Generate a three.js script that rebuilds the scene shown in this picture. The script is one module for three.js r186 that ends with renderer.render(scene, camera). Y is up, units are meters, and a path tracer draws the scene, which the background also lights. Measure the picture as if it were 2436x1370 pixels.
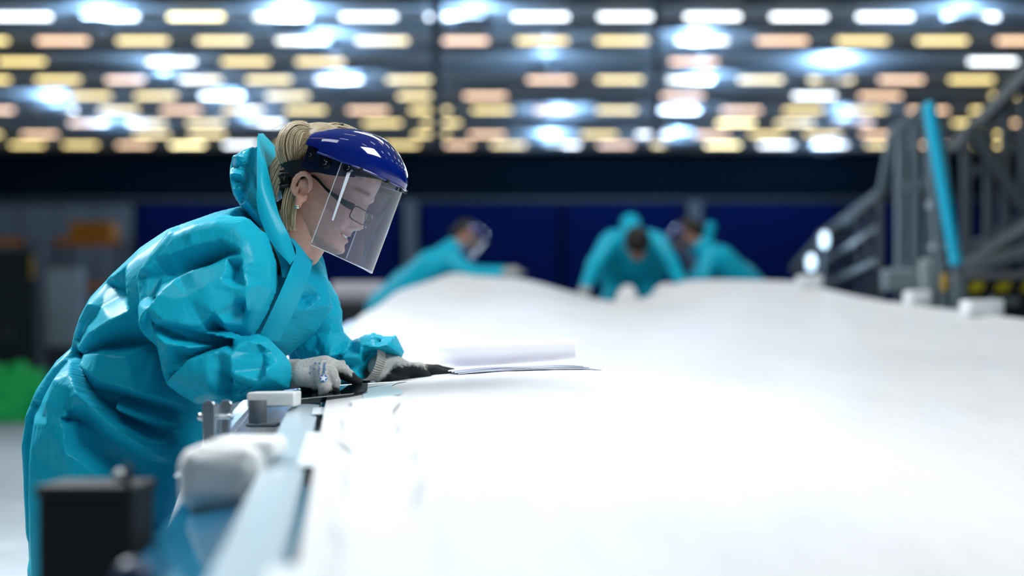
import * as THREE from 'three';
import { mergeGeometries } from 'three/addons/utils/BufferGeometryUtils.js';
import { RoundedBoxGeometry } from 'three/addons/geometries/RoundedBoxGeometry.js';
import { RectAreaLightUniformsLib } from 'three/addons/lights/RectAreaLightUniformsLib.js';
import { createNoise3D } from 'simplex-noise';

RectAreaLightUniformsLib.init();

// ---------------------------------------------------------------- camera, exposure
const FOCAL = 3400, CX = 1218, CY = 842, EYE = 1.0;            // focal length in photograph pixels, horizon row, camera height
const renderer = new THREE.WebGLRenderer();
renderer.toneMapping = THREE.LinearToneMapping;
renderer.toneMappingExposure = 1.27;
renderer.shadowMap.enabled = true;
const scene = new THREE.Scene();
scene.background = new THREE.Color(0x000000);
const camera = new THREE.PerspectiveCamera(2 * Math.atan(685 / FOCAL) * 180 / Math.PI, 2436 / 1370, 0.05, 200);
camera.position.set(0, EYE, 0);
camera.lookAt(0, EYE, -10);
camera.setViewOffset(2436, 1370, 0, 685 - CY, 2436, 1370);     // lens shifted up
camera.focus = 2.6;
camera.userData.fStop = 1.6;
camera.updateMatrixWorld();

// ---------------------------------------------------------------- helpers
const V = (x, y, z) => new THREE.Vector3(x, y, z);
const at = (px, py, d) => V((px - CX) * d / FOCAL, EYE + (CY - py) * d / FOCAL, -d);
let seed = 7;
const rnd = () => { seed = (seed * 1664525 + 1013904223) >>> 0; return seed / 4294967296; };
const noise3 = createNoise3D(() => rnd());
const clamp = (v, a, b) => Math.min(b, Math.max(a, v)), lerp = (a, b, t) => a + (b - a) * t;
const smooth = (a, b, v) => { const t = clamp((v - a) / (b - a), 0, 1); return t * t * (3 - 2 * t); };
const taken = {};
const numbered = (n) => { const k = taken[n] = (taken[n] ?? -1) + 1; return k ? `${n}_${String(k).padStart(3, '0')}` : n; };
const std = (color, o = {}) => new THREE.MeshStandardMaterial({ color, roughness: 0.6, ...o });
const phys = (color, o = {}) => new THREE.MeshPhysicalMaterial({ color, roughness: 0.6, ...o });
function prep(g) { g = g.index ? g.toNonIndexed() : g; for (const k of Object.keys(g.attributes)) if (!['position', 'normal'].includes(k)) g.deleteAttribute(k); return g; }
const join = (list) => list.length === 1 ? list[0] : mergeGeometries(list.map(prep));
function shadow(o) { o.castShadow = true; o.receiveShadow = true; return o; }
function mesh(name, geos, mat, parent) {
  const m = shadow(new THREE.Mesh(join([].concat(geos)), mat));
  m.name = parent ? name : numbered(name); (parent ?? scene).add(m); return m;
}
function tag(o, label, category, group, kind) { o.userData.label = label; if (category) o.userData.category = category; if (group) o.userData.group = group; if (kind) o.userData.kind = kind; return o; }
function thing(name, label, category, pos = V(0, 0, 0), group) {
  const o = new THREE.Group(); o.name = numbered(name); o.position.copy(pos); scene.add(o); return tag(o, label, category, group);
}
function group(name, parent) { const o = new THREE.Group(); o.name = name; parent.add(o); return o; }
const struct = (name, geos, mat) => { const m = mesh(name, geos, mat); m.userData.kind = 'structure'; return m; };
function copy(o, pos) { const c = o.clone(); c.name = numbered(o.name.replace(/_\d{3}$/, '')); c.userData = { ...o.userData }; if (pos) c.position.copy(pos); scene.add(c); return c; }
const box = (x0, x1, y0, y1, z0, z1) => new THREE.BoxGeometry(Math.abs(x1 - x0), Math.abs(y1 - y0), Math.abs(z1 - z0)).translate((x0 + x1) / 2, (y0 + y1) / 2, (z0 + z1) / 2);
const rbox = (w, h, d, r = 0.01, s = 3) => new RoundedBoxGeometry(w, h, d, s, Math.min(r, w / 2.01, h / 2.01, d / 2.01));
function aim(g, a, b) {                                            // a geometry along +y from 0 to 1 length put between two points
  const d = b.clone().sub(a), q = new THREE.Quaternion().setFromUnitVectors(V(0, 1, 0), d.clone().normalize());
  return g.applyMatrix4(new THREE.Matrix4().compose(a.clone().add(b).multiplyScalar(0.5), q, V(1, 1, 1)));
}
const bar = (a, b, w, t = w) => aim(new RoundedBoxGeometry(w, a.distanceTo(b), t, 1, Math.min(w, t) * 0.12), a, b);
const rod = (a, b, r, r2 = r, n = 12) => aim(new THREE.CylinderGeometry(r2, r, a.distanceTo(b), n), a, b);
const tube = (pts, r, seg = 24, n = 8, closed = false) => new THREE.TubeGeometry(new THREE.CatmullRomCurve3(pts, closed), seg, r, n, closed);
const ball = (p, r, s = [1, 1, 1]) => new THREE.SphereGeometry(r, 20, 14).scale(...s).translate(p.x, p.y, p.z);
function lathe(profile, n = 32) { return new THREE.LatheGeometry(profile.map(([r, y]) => new THREE.Vector2(r, y)), n); }
function gridGeo(nu, nv, f, closeU = false) {                      // parametric sheet
  const p = [], idx = [], uv = [];
  for (let j = 0; j <= nv; j++) for (let i = 0; i <= nu; i++) { const q = f(i / nu, j / nv); p.push(q.x, q.y, q.z); uv.push(i / nu, j / nv); }
  for (let j = 0; j < nv; j++) for (let i = 0; i < nu; i++) { const a = j * (nu + 1) + i, b = a + 1, c = a + nu + 1, d = c + 1; idx.push(a, b, d, a, d, c); }
  const g = new THREE.BufferGeometry(); g.setAttribute('position', new THREE.Float32BufferAttribute(p, 3)); g.setAttribute('uv', new THREE.Float32BufferAttribute(uv, 2)); g.setIndex(idx); g.computeVertexNormals();
  if (closeU) { const n = g.attributes.normal; for (let j = 0; j <= nv; j++) { const a = j * (nu + 1), b = a + nu, s = V(n.getX(a) + n.getX(b), n.getY(a) + n.getY(b), n.getZ(a) + n.getZ(b)).normalize(); n.setXYZ(a, s.x, s.y, s.z); n.setXYZ(b, s.x, s.y, s.z); } }
  return g;
}
// surface nets: meshes the zero level of field(x, y, z) (negative inside); fill(i, j, put) may fill whole columns instead
function surfaceNets(lo, hi, cell, field) {
  const n = [0, 1, 2].map((k) => Math.ceil((hi.getComponent(k) - lo.getComponent(k)) / cell) + 1), [nx, ny, nz] = n;
  const F = new Float32Array(nx * ny * nz);
  for (let i = 0; i < nx; i++) for (let j = 0; j < ny; j++) {
    const col = field(lo.x + i * cell, lo.y + j * cell);
    for (let k = 0; k < nz; k++) F[(i * ny + j) * nz + k] = col(lo.z + k * cell);
  }
  const id = new Int32Array(nx * ny * nz).fill(-1), pos = [], idx = [];
  const E = [[0, 1], [2, 3], [4, 5], [6, 7], [0, 2], [1, 3], [4, 6], [5, 7], [0, 4], [1, 5], [2, 6], [3, 7]];
  const sx = ny * nz, sy = nz, off = [0, sx, sy, sx + sy, 1, sx + 1, sy + 1, sx + sy + 1];
  for (let i = 0; i < nx - 1; i++) for (let j = 0; j < ny - 1; j++) for (let k = 0; k < nz - 1; k++) {
    const o = (i * ny + j) * nz + k; let m = 0;
    for (let c = 0; c < 8; c++) if (F[o + off[c]] < 0) m |= 1 << c;
    if (m === 0 || m === 255) continue;
    let x = 0, y = 0, z = 0, c = 0;
    for (const [a, b] of E) { const ia = m >> a & 1, ib = m >> b & 1; if (ia === ib) continue; const fa = F[o + off[a]], fb = F[o + off[b]], t = fa / (fa - fb); x += lerp(a & 1, b & 1, t); y += lerp(a >> 1 & 1, b >> 1 & 1, t); z += lerp(a >> 2, b >> 2, t); c++; }
    id[o] = pos.length / 3; pos.push(lo.x + (i + x / c) * cell, lo.y + (j + y / c) * cell, lo.z + (k + z / c) * cell);
  }
  const quad = (a, b, c, d, flip) => { if (a < 0 || b < 0 || c < 0 || d < 0) return; flip ? idx.push(a, b, c, a, c, d) : idx.push(a, c, b, a, d, c); };
  for (let i = 1; i < nx - 1; i++) for (let j = 1; j < ny - 1; j++) for (let k = 1; k < nz - 1; k++) {
    const o = (i * ny + j) * nz + k, s = F[o] < 0;
    if (s !== F[o + sx] < 0) quad(id[o], id[o - sy], id[o - sy - 1], id[o - 1], s);
    if (s !== F[o + sy] < 0) quad(id[o], id[o - 1], id[o - sx - 1], id[o - sx], s);
    if (s !== F[o + 1] < 0) quad(id[o], id[o - sx], id[o - sx - sy], id[o - sy], s);
  }
  const g = new THREE.BufferGeometry(); g.setAttribute('position', new THREE.Float32BufferAttribute(pos, 3)); g.setIndex(idx); g.computeVertexNormals();
  return g;
}
const smin = (a, b, k) => { const h = clamp(0.5 + 0.5 * (b - a) / k, 0, 1); return lerp(b, a, h) - k * h * (1 - h); };
function capsuleD(x, y, z, a, b, ra, rb) {
  const bx = b.x - a.x, by = b.y - a.y, bz = b.z - a.z, px = x - a.x, py = y - a.y, pz = z - a.z, t = clamp((px * bx + py * by + pz * bz) / (bx * bx + by * by + bz * bz + 1e-12), 0, 1);
  return Math.hypot(px - bx * t, py - by * t, pz - bz * t) - lerp(ra, rb, t);
}
// bones: [a, b, ra, rb]; a soft union meshed with surface nets
function bodyGeo(bones, k, cell, warp) {
  const lo = V(1e9, 1e9, 1e9), hi = V(-1e9, -1e9, -1e9);
  for (const [a, b, ra, rb] of bones) { const r = Math.max(ra, rb) + cell * 3; for (const p of [a, b]) { lo.min(p.clone().addScalar(-r)); hi.max(p.clone().addScalar(r)); } }
  return surfaceNets(lo, hi, cell, (x, y) => (z) => { let d = 1e3; for (const [a, b, ra, rb] of bones) d = smin(d, capsuleD(x, y, z, a, b, ra, rb), k); return warp ? d + warp(x, y, z) : d; });
}
function noiseTex(w, h, f, srgb = false) {
  const d = new Uint8Array(w * h * 4);
  for (let y = 0; y < h; y++) for (let x = 0; x < w; x++) { const c = f(x / w, y / h); for (let k = 0; k < 3; k++) d[(y * w + x) * 4 + k] = clamp(Math.round((c.length ? c[k] : c) * 255), 0, 255); d[(y * w + x) * 4 + 3] = 255; }
  const t = new THREE.DataTexture(d, w, h); t.wrapS = t.wrapT = THREE.RepeatWrapping; t.magFilter = THREE.LinearFilter; t.minFilter = THREE.LinearFilter; if (srgb) t.colorSpace = THREE.SRGBColorSpace; t.needsUpdate = true; return t;
}

// ---------------------------------------------------------------- unseen light panels added to light the woman, the mould and the aisle
const M = {
  steel: std(0x8f9aa3, { metalness: 0.7, roughness: 0.35 }), grey: std(0x5d666d, { roughness: 0.55 }), dark: std(0x0b1015, { roughness: 0.5 }), black: std(0x050608, { roughness: 0.45 }),
  white: std(0xe6ecef, { roughness: 0.5 }), teal: phys(0x0b9fc0, { roughness: 0.5 }), rubber: std(0x0a0c0e, { roughness: 0.75 }), chrome: std(0xc9d2d8, { metalness: 0.9, roughness: 0.22 }),
};
function addedPanel(pos, w, l, strength, color, target) {
  const t = thing('added_light_panel', 'large white light panel added out of view to light the hall', 'lamp', pos, 'added unseen light panels');
  const o = new THREE.Object3D(); o.position.copy(pos); o.lookAt(target); t.quaternion.copy(o.quaternion);
  mesh('housing', rbox(w + 0.12, l + 0.12, 0.08, 0.02).translate(0, 0, -0.05), M.grey, t);
  mesh('diffuser', new THREE.BoxGeometry(w, l, 0.01), new THREE.MeshStandardMaterial({ color: 0xffffff, emissive: color, emissiveIntensity: 1.2 }), t);
  const light = new THREE.RectAreaLight(color, strength, w, l); light.position.set(0, 0, 0.02); light.rotation.y = Math.PI; t.add(light);
  for (const s of [-1, 1]) { const g = rod(V(pos.x + s * w * 0.3, pos.y, pos.z), V(pos.x + s * w * 0.3, 9.96, pos.z), 0.01); t.updateMatrixWorld(); g.applyMatrix4(t.matrixWorld.clone().invert()); mesh('cable', g, M.dark, t); }
  return t;
}
const COOL = new THREE.Color(0.95, 0.985, 1.0);
addedPanel(V(-3.4, 5.2, -5.0), 1.3, 2.6, 32, COOL, V(-0.6, 1.2, -2.7));        // behind the woman: rim light along her back
addedPanel(V(1.35, 2.7, -1.7), 1.2, 0.8, 10.5, COOL, V(-0.5, 1.15, -2.6));          // low over the mould: face, sleeves and the mould itself
addedPanel(V(-0.9, 3.6, -1.0), 1.2, 0.8, 2.5, COOL, V(-0.5, 1.1, -2.6));
addedPanel(V(1.2, 6.0, -8.2), 1.3, 2.6, 7.5, COOL, V(0.8, 1.2, -8.0));
addedPanel(V(-6.0, 6.0, -13), 1.3, 2.6, 11, COOL, V(-5.5, 0, -13));

// ---------------------------------------------------------------- the hall
const HX = 26, HB = -63.5, HF = 14, HH = 10;
const floorTex = noiseTex(256, 256, (u, v) => { const n = noise3(u * 6, v * 6, 1) * 0.04 + noise3(u * 40, v * 40, 2) * 0.03; return [0.76 + n, 0.81 + n, 0.84 + n]; }, true);
const fm = std(0xffffff, { roughness: 0.5, map: floorTex });
const floorG = new THREE.BoxGeometry(2 * HX, 0.3, HF - HB).translate(0, -0.15, (HF + HB) / 2);
{ const uv = floorG.attributes.uv, p = floorG.attributes.position; for (let i = 0; i < uv.count; i++) uv.setXY(i, p.getX(i) / 4, p.getZ(i) / 4); }
const floor = struct('floor', floorG, fm); tag(floor, 'pale grey painted factory floor');
const ceiling = struct('ceiling', box(-HX, HX, HH, HH + 0.3, HB, HF), std(0xc4c8cc, { roughness: 0.7 })); tag(ceiling, 'grey sheet metal factory roof above the lamps');
const mNavy = phys(0x04121f, { roughness: 0.8, specularIntensity: 0.1 }), mBlue = phys(0x021850, { roughness: 0.8, specularIntensity: 0.1 }), mGreyWall = std(0x59646e, { roughness: 0.7 });
const wb = struct('wall_back', box(-HX, HX, 0, HH, HB - 0.3, HB), mNavy); tag(wb, 'dark navy end wall of the hall');
struct('wall_left', box(-HX - 0.3, -HX, 0, HH, HB - 0.3, HF), mGreyWall);
struct('wall_right', box(HX, HX + 0.3, 0, HH, HB - 0.3, HF), mNavy);
struct('wall_front', box(-HX, HX, 0, HH, HF, HF + 0.3), mGreyWall);
// cladding on the end wall: blue roller doors below a steel rail, grey panels on the left
const zW = HB + 0.02, wy = (py) => EYE + (CY - py) * (-HB) / FOCAL, wx = (px) => (px - CX) * (-HB) / FOCAL;
let doors = 0;
for (const [a, b] of [[330, 640], [655, 955], [1000, 1330], [1345, 1630], [1670, 1990], [2005, 2330], [2345, 2640]]) {
  const x0 = wx(a), x1 = wx(b), y1 = wy(486);
  const d = new THREE.Group(); d.name = 'door_' + (++doors); d.userData.kind = 'structure'; scene.add(d);
  const n = 12, h = y1 / n;
  const slat = rbox(x1 - x0, h - 0.04, 0.1, 0.03, 1);
  for (let k = 0; k < n; k++) { const s = mesh('slat', slat, mBlue, d); s.position.set((x0 + x1) / 2, (k + 0.5) * h, zW + 0.05); }
  tag(d, 'wide deep-blue roller door in the end wall');
}
const rail = struct('trim_1', [box(-HX, HX, wy(479), wy(472), HB, HB + 0.2)], std(0x3a4652, { roughness: 0.5 })); tag(rail, 'grey steel rail running along the end wall above the doors');
const edgeBeam = struct('trim_2', [box(-HX, HX, wy(388), wy(374), HB, HB + 0.2)], mNavy); tag(edgeBeam, 'navy edge beam where the end wall meets the roof');  // edge beam in the same navy as the end wall
for (const px of [978, 1650]) { const c = struct('column', box(wx(px) - 0.28, wx(px) + 0.28, 0, wy(484), HB + 0.05, HB + 0.6), std(0x55606a)); tag(c, 'grey steel column between two blue roller doors', 'column', 'grey wall columns'); }
{ const g = thing('wall_panelling', 'grey metal wall panels left of the blue roller doors', 'wall panel', V(0, 0, 0));
  g.userData.kind = 'structure';
  for (let k = 0; k < 6; k++) { const x0 = wx(-220 + k * 90) + 0.04, x1 = wx(-220 + (k + 1) * 90) - 0.04; mesh('panel', box(x0, x1, 0.02, wy(488), HB, HB + 0.18), mGreyWall, g); } }

// roof beams (purlins) and two lengthwise rails
const LAMP_Y = EYE + 8.8, Z0 = 37.3, DZ = 2.86, mBeam = std(0x63666a, { roughness: 0.7 });
for (let k = -1; k < 9; k++) {
  const z = -(Z0 + (k + 0.5) * DZ), b = struct('roof_beam', [box(-HX, HX, HH - 0.22, HH - 0.17, z - 0.14, z + 0.14), box(-HX, HX, HH - 0.17, HH - 0.04, z - 0.02, z + 0.02), box(-HX, HX, HH - 0.04, HH, z - 0.14, z + 0.14)], mBeam);
  tag(b, 'dark steel roof beam between two rows of tube lights', 'beam', 'roof beams');
}
for (const [px, py, w] of [[1040, 352, 0.3], [1560, 330, 0.2]]) {
  const d = 35, x = (px - CX) * d / FOCAL, y = EYE + (CY - py) * d / FOCAL, t = thing('ceiling_mast', px < 1200 ? 'wide pale mast hanging from the roof' : 'narrow pale mast hanging from the roof', 'mast', V(x, 0, -d));
  mesh('shaft', rbox(w, HH - y, w, 0.03, 1).translate(0, (HH + y) / 2, 0), std(0x6d7a86, { roughness: 0.5 }), t); mesh('collar', rbox(w + 0.1, 0.12, w + 0.1, 0.03, 1).translate(0, y + 0.06, 0), std(0x59646e), t);
}
// tube lights: y yellow, p peach, w white, . dark gap
const glow = (c, k) => new THREE.MeshStandardMaterial({ color: 0xffffff, emissive: new THREE.Color(...c), emissiveIntensity: k });
const KIND = { y: ['warm yellow', [1.0, 0.78, 0.27], 2.4], p: ['peach', [1.0, 0.64, 0.36], 2.4], w: ['cool white', [0.9, 0.96, 1.0], 4.2], Y: ['bright yellow', [1.0, 0.86, 0.42], 4.5] };
const protos = {};
for (const [k, [word, c, s]] of Object.entries(KIND)) {
  const t = new THREE.Group(); t.name = 'tube_light'; tag(t, `${word} tube light in a long batten under the roof`, 'lamp', `${word} roof tube lights`);
  mesh('housing', [box(-0.74, 0.74, 0.09, 0.16, -0.09, 0.09), box(-0.02, 0.02, 0.16, 0.2, -0.02, 0.02)], M.grey, t);
  for (const e of [-1, 1]) mesh('end_cap', box(e * 0.71, e * 0.74, -0.05, 0.09, -0.06, 0.06), M.grey, t);
  mesh('tube', new THREE.CylinderGeometry(0.055, 0.055, 1.42, 6, 1, true).rotateZ(Math.PI / 2), glow(c, s), t);
  const l = new THREE.RectAreaLight(new THREE.Color(...c), s * 3, 1.4, 0.11); l.rotation.x = -Math.PI / 2; l.position.y = -0.06; l.name = 'tube_glow'; t.add(l);
  protos[k] = t;
}
function roofLamp(kind, x, z) { const o = protos[kind].clone(); o.name = numbered('tube_light'); o.userData = { ...protos[kind].userData }; o.position.set(x, LAMP_Y, z); scene.add(o); }
const ROWS = [[58, 204.6, 'wwYywwwwwwww'], [-40, 190, 'ypyyyypyyypyypyy'.slice(0, 14)], [-125, 177.5, 'yy.wyy....p...wy'], [-28, 167, 'yypyypy.pyyyypyyp'.slice(0, 16)], [-98, 156.5, 'y.yywy.yp..p.wp.yy'],
  [-13, 148, 'pwypyypyypywpyypy'], [-70, 140, 'y.pyyw.yy....Yyp.yp'], [-38, 133, 'yp.yy.p.yp.ywpyyp.y'], [-62, 127.2, 'yyypYwyyypywpyYwyypy']];
ROWS.forEach(([px0, step, s], k) => { const z = Z0 + k * DZ; [...s].forEach((c, i) => { if (c !== '.') roofLamp(c, (px0 + i * step - CX) * z / FOCAL, -z); }); });
// the same lamps go on over the work area, above the frame: the visor mirrors them
for (let k = 0; k < 6; k++) for (let i = -3; i <= 3; i++) roofLamp('wyw'[(k + i + 6) % 3], 0.7 + i * 4.5, -27 + k * 5.4);
// blue-white lamps that throw their light on the roof
{ const t0 = new THREE.Group(); t0.name = 'uplight'; tag(t0, 'blue-white uplight hung under the roof between tube lights', 'lamp', 'blue-white roof uplights');
  mesh('bowl', lathe([[0.02, -0.16], [0.5, -0.1], [0.62, 0], [0.58, 0], [0.46, -0.08], [0.02, -0.12]], 20), std(0x9fb4c8, { roughness: 0.4 }), t0);
  mesh('lens', lathe([[0.001, 0.05], [0.57, -0.01], [0.001, -0.1]], 10), glow([0.42, 0.68, 1.0], 2.4), t0);
  mesh('hanger', rod(V(0, 0, 0), V(0, 0.5, 0), 0.012), M.grey, t0);
  const l = new THREE.PointLight(new THREE.Color(0.34, 0.62, 1.0), 40); l.position.y = 0.12; l.shadow.radius = 14; l.castShadow = true; l.name = 'uplight_glow'; t0.add(l);
  const spots = [[230, 20, 36.6], [690, 26, 37], [390, 128, 44.5], [770, 78, 39.5], [130, 246, 50], [540, 216, 48], [270, 300, 54], [810, 180, 45.5], [590, 280, 53], [1130, 18, 36.5], [1300, 120, 42], [1680, 182, 45.5], [1630, 250, 51], [1985, 138, 43.5], [1660, 84, 40], [2010, 274, 53], [1310, 330, 58.5], [1968, 338, 59.5], [1610, 318, 57.5], [2290, 8, 36.4], [1330, 262, 52]];
  for (const [px, , z] of spots) { const o = t0.clone(); o.name = numbered('uplight'); o.userData = { ...t0.userData }; o.position.set((px - CX) * z / FOCAL, HH - 0.5, -z); scene.add(o); }
}

// ---------------------------------------------------------------- the white mould: a smooth sheet through measured points
const CTRL = [];
for (const [d, row] of [
  [0.7, [[700, 1640], [1100, 1620], [1700, 1700], [2600, 2000]]],
  [0.95, [[716, 1430], [1000, 1400], [1500, 1440], [2000, 1600], [2700, 1760]]],
  [1.3, [[745, 1225], [1000, 1185], [1500, 1205], [2000, 1320], [2700, 1500]]],
  [1.8, [[765, 1062], [1000, 1035], [1400, 1030], [1900, 1110], [2600, 1270]]],
  [2.6, [[785, 938], [1000, 906], [1200, 888], [1450, 886], [1700, 918], [2000, 990], [2436, 1100]]],
  [3.6, [[800, 872], [1000, 864], [1250, 870], [1500, 884], [1800, 920], [2100, 945], [2436, 975], [2900, 960]]],
  [5.0, [[812, 806], [1000, 800], [1250, 802], [1500, 822], [1800, 842], [2100, 850], [2436, 852], [2740, 800]]],
  [7.0, [[850, 750], [1000, 738], [1200, 734], [1450, 764], [1700, 752], [2000, 752], [2210, 726]]],
  [8.6, [[930, 708], [1080, 676], [1240, 680], [1340, 704], [1450, 732], [1550, 716], [1640, 688], [1750, 684], [1900, 682]]],
  [9.2, [[950, 692], [1010, 676], [1080, 650], [1150, 662], [1240, 664], [1340, 692], [1400, 708], [1450, 724], [1550, 708], [1620, 672], [1700, 668], [1850, 670]]],
  [9.7, [[950, 730], [1080, 690], [1240, 700], [1340, 730], [1450, 760], [1550, 745], [1640, 710], [1850, 705]]],
]) for (const [px, py] of row) { const p = at(px, py, d); CTRL.push([p.x, p.z, p.y]); }
const tps = (r2) => r2 > 1e-12 ? 0.5 * r2 * Math.log(r2) : 0;
const WTS = (() => {                                              // thin-plate spline weights by Gaussian elimination
  const n = CTRL.length, A = [];
  for (let i = 0; i < n + 3; i++) { A.push(new Float64Array(n + 4)); for (let j = 0; j < n + 3; j++) { const a = CTRL[i], b = CTRL[j]; A[i][j] = i < n && j < n ? tps((a[0] - b[0]) ** 2 + (a[1] - b[1]) ** 2) + (i === j ? 0.0004 : 0) : i < n ? [1, a[0], a[1]][j - n] : j < n ? [1, b[0], b[1]][i - n] : 0; } A[i][n + 3] = i < n ? CTRL[i][2] : 0; }
  const N = n + 3;
  for (let c = 0; c < N; c++) { let p = c; for (let r = c; r < N; r++) if (Math.abs(A[r][c]) > Math.abs(A[p][c])) p = r; [A[c], A[p]] = [A[p], A[c]]; for (let r = c + 1; r < N; r++) { const f = A[r][c] / A[c][c]; if (f) for (let k = c; k <= N; k++) A[r][k] -= f * A[c][k]; } }
  const x = new Float64Array(N); for (let r = N - 1; r >= 0; r--) { let s = A[r][N]; for (let k = r + 1; k < N; k++) s -= A[r][k] * x[k]; x[r] = s / A[r][r]; } return x;
})();
function mouldY(x, z) { const n = CTRL.length; let s = WTS[n] + WTS[n + 1] * x + WTS[n + 2] * z; for (let i = 0; i < n; i++) s += WTS[i] * tps((x - CTRL[i][0]) ** 2 + (z - CTRL[i][1]) ** 2); return s; }
const edgeAt = (pts, d) => { let k = 0; while (k < pts.length - 2 && d > pts[k + 1][0]) k++; const t = clamp((d - pts[k][0]) / (pts[k + 1][0] - pts[k][0]), 0, 1); return lerp(pts[k][1], pts[k + 1][1], t); };
const LEFT = [[0.55, -0.105], [1.04, -0.158], [2.6, -0.335], [5, -0.59], [7, -0.74], [8.6, -0.75], [9.6, -0.62]];
const RIGHT = [[0.55, 2.5], [3, 2.4], [5, 2.25], [6, 2.16], [7.5, 1.95], [9.6, 1.72]];
const filmWave = (d) => 0.006 * Math.sin(d * 9) + 0.004 * Math.sin(d * 23 + 1);
const sheet = (inset, lift, d0, d1, nu, nv, from = 0, to = 1) => gridGeo(nu, nv, (u, v) => {
  const d = lerp(d0, d1, v), xl = edgeAt(LEFT, d) + inset + (inset ? filmWave(d) : 0), xr = edgeAt(RIGHT, d), uu = lerp(from, to, u), x = lerp(xl, xr, Math.pow(uu, 1.25));
  return V(x, mouldY(x, -d) + lift + 0.0012 * noise3(x * 7, d * 5, 3) + 0.0006 * noise3(x * 30, d * 24, 5) + (lift ? 0 : 0.016 * smooth(3.6, 5, d) * smooth(9, 8, d) * smooth(0.55, 0.1, x - xl) * smooth(0.02, 0.12, x - xl) * (1 - 2 * Math.abs(noise3(x * 3.5 + d * 1.6, d * 0.5, 8)))), -d);
});
const wmTex = noiseTex(256, 256, (u, v) => { const n = noise3(u * 5, v * 5, 11) * 0.012 + noise3(u * 60, v * 60, 12) * 0.012; return [0.835 + n, 0.835 + n, 0.84 + n]; }, true);
const mMould = phys(0xffffff, { roughness: 0.5, map: wmTex });
const mould = thing('blade_mould', 'huge white curved mould shell filling the right half, with rising humps at its far end', 'mould');
{ const top = sheet(0, 0, 0.55, 9.6, 120, 200), skirt = [];
  const side = (pts, flip) => gridGeo(8, 200, (u, v) => { const d = lerp(0.55, 9.6, v), x = edgeAt(pts, d), y = mouldY(x, -d); const yb = Math.min(y - 0.05, y - 0.55); return V(x + (flip ? 1 : -1) * -0.02 * u, lerp(y, yb, flip ? u : 1 - u), -d); });
  const end = (d, flip) => gridGeo(60, 6, (u, v) => { const x = lerp(edgeAt(LEFT, d), edgeAt(RIGHT, d), Math.pow(u, 1.25)), y = mouldY(x, -d); return V(x, lerp(y, y - 0.55, flip ? v : 1 - v), -d); });
  const bottom = gridGeo(20, 60, (u, v) => { const d = lerp(0.55, 9.6, v), x = lerp(edgeAt(RIGHT, d), edgeAt(LEFT, d), u); return V(x, mouldY(x, -d) - 0.55, -d); });
  mesh('shell', top, mMould, mould); mesh('shell_side', [side(LEFT, false), side(RIGHT, true)], mMould, mould); mesh('shell_end', [end(0.55, true), end(9.6, false)], mMould, mould); mesh('shell_base', bottom, M.grey, mould); void skirt;
  // steel legs
  for (const d of [1.2, 3.2, 5.2, 7.2, 9.2]) for (const P of [LEFT, RIGHT]) { const x = edgeAt(P, d) + (P === LEFT ? 0.3 : -0.3), y = mouldY(x, -d) - 0.5; mesh('leg', rbox(0.1, y, 0.1, 0.01, 1).translate(x, y / 2, -d), M.grey, mould); }
}
// film sheet laid over the shell, with a wavy edge
const film = mesh('plastic_film', sheet(0.035, 0.0045, 0.56, 2.3, 30, 160, 0, 0.055), phys(0xe2e5e6, { roughness: 0.4 })); tag(film, 'glossy white plastic film with a wavy edge lying along the mould rim', 'film');
// flange along the left edge
const FLW = 0.05, flY = (d) => EYE - 0.1615 + (d - 1.04) * 0.0531;
const flX = (d) => edgeAt(LEFT, d) - 0.012;
const flange = thing('mould_flange', 'long pale steel flange running along the edge of the white mould', 'flange');
mesh('rim', [gridGeo(6, 120, (u, v) => { const d = lerp(0.5, 8.4, v); return V(flX(d) - FLW + FLW * u, flY(d) + 0.002 * Math.sin(u * Math.PI), -d); }),
  gridGeo(2, 120, (u, v) => { const d = lerp(0.5, 8.4, v); return V(flX(d) - FLW - 0.001, flY(d) - 0.03 + 0.03 * u, -d); }), gridGeo(2, 120, (u, v) => { const d = lerp(0.5, 8.4, v); return V(flX(d), flY(d) - 0.03 * u, -d); })], phys(0xc2d3dc, { roughness: 0.3, metalness: 0.15 }), flange);
mesh('gutter', gridGeo(4, 120, (u, v) => { const d = lerp(0.5, 8.4, v); return V(flX(d) + 0.03 * u - 0.004, flY(d) - 0.008, -d); }), std(0x5d7480, { roughness: 0.1, metalness: 0.85 }), flange);
// painted blue frame below the flange
const frame = thing('mould_stand', 'teal-blue painted steel frame under the pale flange', 'frame');
mesh('side_plate', [gridGeo(8, 80, (u, v) => { const d = lerp(0.5, 8.4, v), o = lerp(0.10, 0, u); return V(flX(d) - FLW - o, flY(d) - 0.052 + 0.02 * u, -d); })], phys(0x0a6f96, { roughness: 0.16, clearcoat: 0.7, clearcoatRoughness: 0.08 }), frame);
mesh('side_web', [gridGeo(4, 80, (u, v) => { const d = lerp(0.5, 8.4, v); return V(flX(d) - FLW - 0.10 + 0.02 * (1 - u), flY(d) - 0.052 - 0.6 * (1 - u), -d); })], phys(0x0a7aa2, { roughness: 0.35 }), frame);
mesh('outer_strip', [gridGeo(3, 80, (u, v) => { const d = lerp(1.9, 8.4, v); return V(flX(d) - FLW - 0.132 + 0.026 * u, flY(d) - 0.047, -d); })], phys(0xdbe6ec, { roughness: 0.3 }), frame);
for (const d of [1.6, 3.6, 5.6, 7.6]) { const x = flX(d) - FLW - 0.03, y = flY(d) - 0.62; mesh('foot', rbox(0.12, y, 0.12, 0.01, 1).translate(x, y / 2, -d), M.grey, frame); }
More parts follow.
